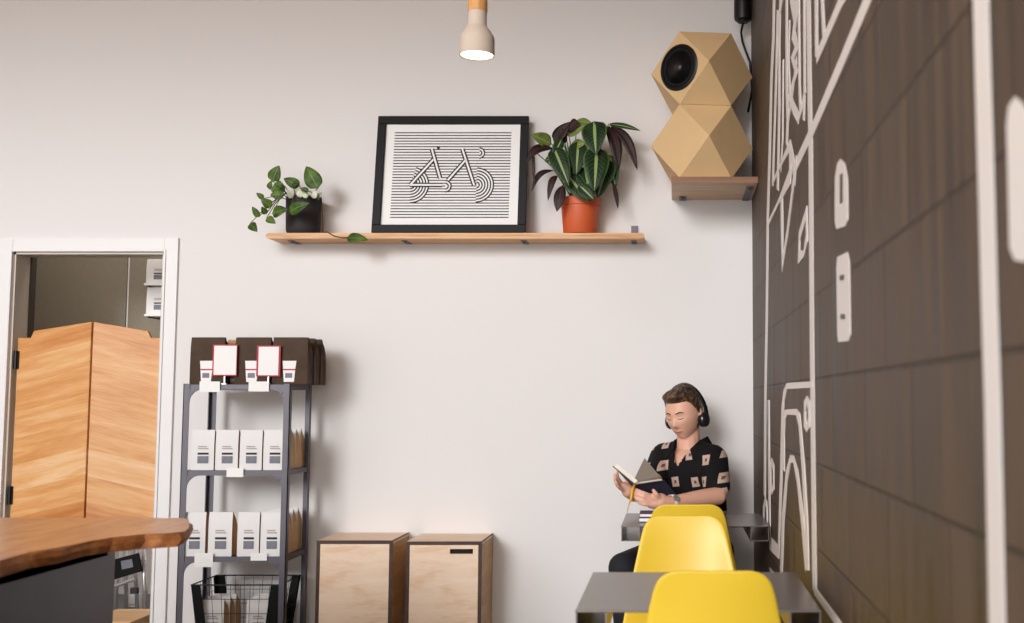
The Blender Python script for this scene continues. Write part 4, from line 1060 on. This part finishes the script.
# wrist watch
wd_ = (wrL-elL).normalized(); wc = wrL-wd_*.012
ww = thing('wrist_watch', 'white wrist watch on the wrist behind the book', 'watch', wc)
b = MB(); rt = wd_.to_track_quat('Z', 'Y').to_matrix(); b.lathe([(.031, -.009), (.0335, -.009), (.0335, .009), (.031, .009), (.031, -.009)], wc, 28, rot=rt); b.build('strap', M['white'], ww, auto=True)
b = MB(); fd = V((0,-1,.5)); fd = (fd-wd_*fd.dot(wd_)).normalized(); b.lathe([(.015, 0), (.015, .006), (.001, .006)], wc+fd*.0335, 20, rot=fd.to_track_quat('Z','Y').to_matrix()); b.build('watch_case', M['steel'], ww, auto=True)

# open book
bk = thing('open_book', 'open navy covered book held by the reader', 'book', W(638, 490, 5.03))
sT, sB = W(635, 485, 5.010), W(645, 503, 5.115)
rT, rB = W(664.5, 480.5, 5.105), W(681, 500, 5.205)
lT, lB = W(612.5, 466.5, 5.045), W(622, 475, 5.17)
b = MB(); b.slab([sT, rT, rB, sB], .004); b.slab([lT, sT, sB, lB], .004); b.build('cover', M['navy'], bk)
def block(a, c, d_, e_, th, side):
    n = (c-a).cross(e_-a).normalized()*.0045
    m = MB(); ins = [a.lerp(d_, .03)+n, c.lerp(e_, .05)+n, d_.lerp(a, .03)+n, e_.lerp(c, .05)+n]; m.slab(ins, th); return m
block(sT, rT, rB, sB, .017, 1).build('page_block', M['pages'], bk)
block(lT, sT, sB, lB, .018, 1).build('page_block', M['pages'], bk)
# a leaf standing up while being turned
b = MB(); nn = (rT-sT).cross(sB-sT).normalized(); o_ = sT+nn*.020
b.add([o_, W(644.5, 458, 5.085), W(659.5, 476, 5.13), o_.lerp(sB, .75)], [(0,1,2,3)]); b.build('turning_page', M['pagegrey'], bk, solid=.0012)
b = MB(); b.tube([sT+V((0,-.006,.004)), W(632.5, 490, 4.965), W(631, 499, 4.955), W(628.5, 506, 4.96), W(627, 513, 4.97)], [.006, .007, .006, .0018, .0015], 8); b.build('ribbon_marker', M['ribbon'], bk, smooth=True)

# ================================================================== LIGHT
w = bpy.data.worlds.new('World'); sc.world = w; w.use_nodes = True
bg = w.node_tree.nodes['Background']; bg.inputs[0].default_value = (1, .985, .972, 1); bg.inputs[1].default_value = 1.82
sun = bpy.data.lights.new('daylight', 'SUN'); sun.energy = 1.5; sun.angle = math.radians(16); sun.color = (.97, .98, 1)
so_ = bpy.data.objects.new('daylight', sun); C.objects.link(so_)
az = math.radians(16); el = math.radians(15)
dirv = V((math.sin(az)*math.cos(el), math.cos(az)*math.cos(el), -math.sin(el))); so_.rotation_euler = dirv.to_track_quat('-Z', 'Y').to_euler()
pl_ = bpy.data.lights.new('store_fill', 'AREA'); pl_.energy = 9; pl_.size = .6; pl_.color = (1, .95, .88)  # unseen fill light, added to brighten the dim store room
plo = bpy.data.objects.new('store_fill', pl_); C.objects.link(plo); plo.location = (-3.1, 6.15, 2.95)
pl2 = bpy.data.lights.new('store_back_fill', 'AREA'); pl2.energy = 38; pl2.size = .4; pl2.color = (1, .97, .94)  # second unseen fill, added behind the partition to whiten the rear wall
plo2 = bpy.data.objects.new('store_back_fill', pl2); C.objects.link(plo2); plo2.location = (-3.1, 7.0, 2.9)
wl = bpy.data.lights.new('warm_wall_fill', 'POINT'); wl.energy = 17; wl.color = (1, .72, .42); wl.shadow_soft_size = .12  # unseen warm fill without a fixture, added to warm the upper right wall
wlo = bpy.data.objects.new('warm_wall_fill', wl); C.objects.link(wlo); wlo.location = (-.75, 1.5, 3.0)
sp_ = bpy.data.lights.new('pendant_bulb', 'SPOT'); sp_.energy = 8; sp_.spot_size = 1.7; sp_.color = (1, .85, .7); sp_.shadow_soft_size = .04
spo = bpy.data.objects.new('pendant_bulb', sp_); C.objects.link(spo); spo.location = lb-V((0, 0, .02))

# ================================================================== CAMERA
cam = bpy.data.cameras.new('Camera'); co = bpy.data.objects.new('Camera', cam); C.objects.link(co); sc.camera = co
co.location = (0, 0, H); co.rotation_euler = (PI/2+T, 0, 0)
cam.sensor_width = 36; cam.sensor_fit = 'HORIZONTAL'; cam.lens = F/1024*36
cam.shift_x = -(PX-512)/1024; cam.shift_y = -(PY-311.5)/1024*-1
cam.clip_start = .05; cam.dof.use_dof = True; cam.dof.focus_distance = 5.45; cam.dof.aperture_fstop = 3.2
sc.view_settings.view_transform = 'Standard'; sc.view_settings.look = 'None'; sc.view_settings.gamma = 1; sc.view_settings.exposure = .15
sc.view_settings.use_curve_mapping = False
sc.cycles.use_denoising = True; sc.cycles.max_bounces = 8
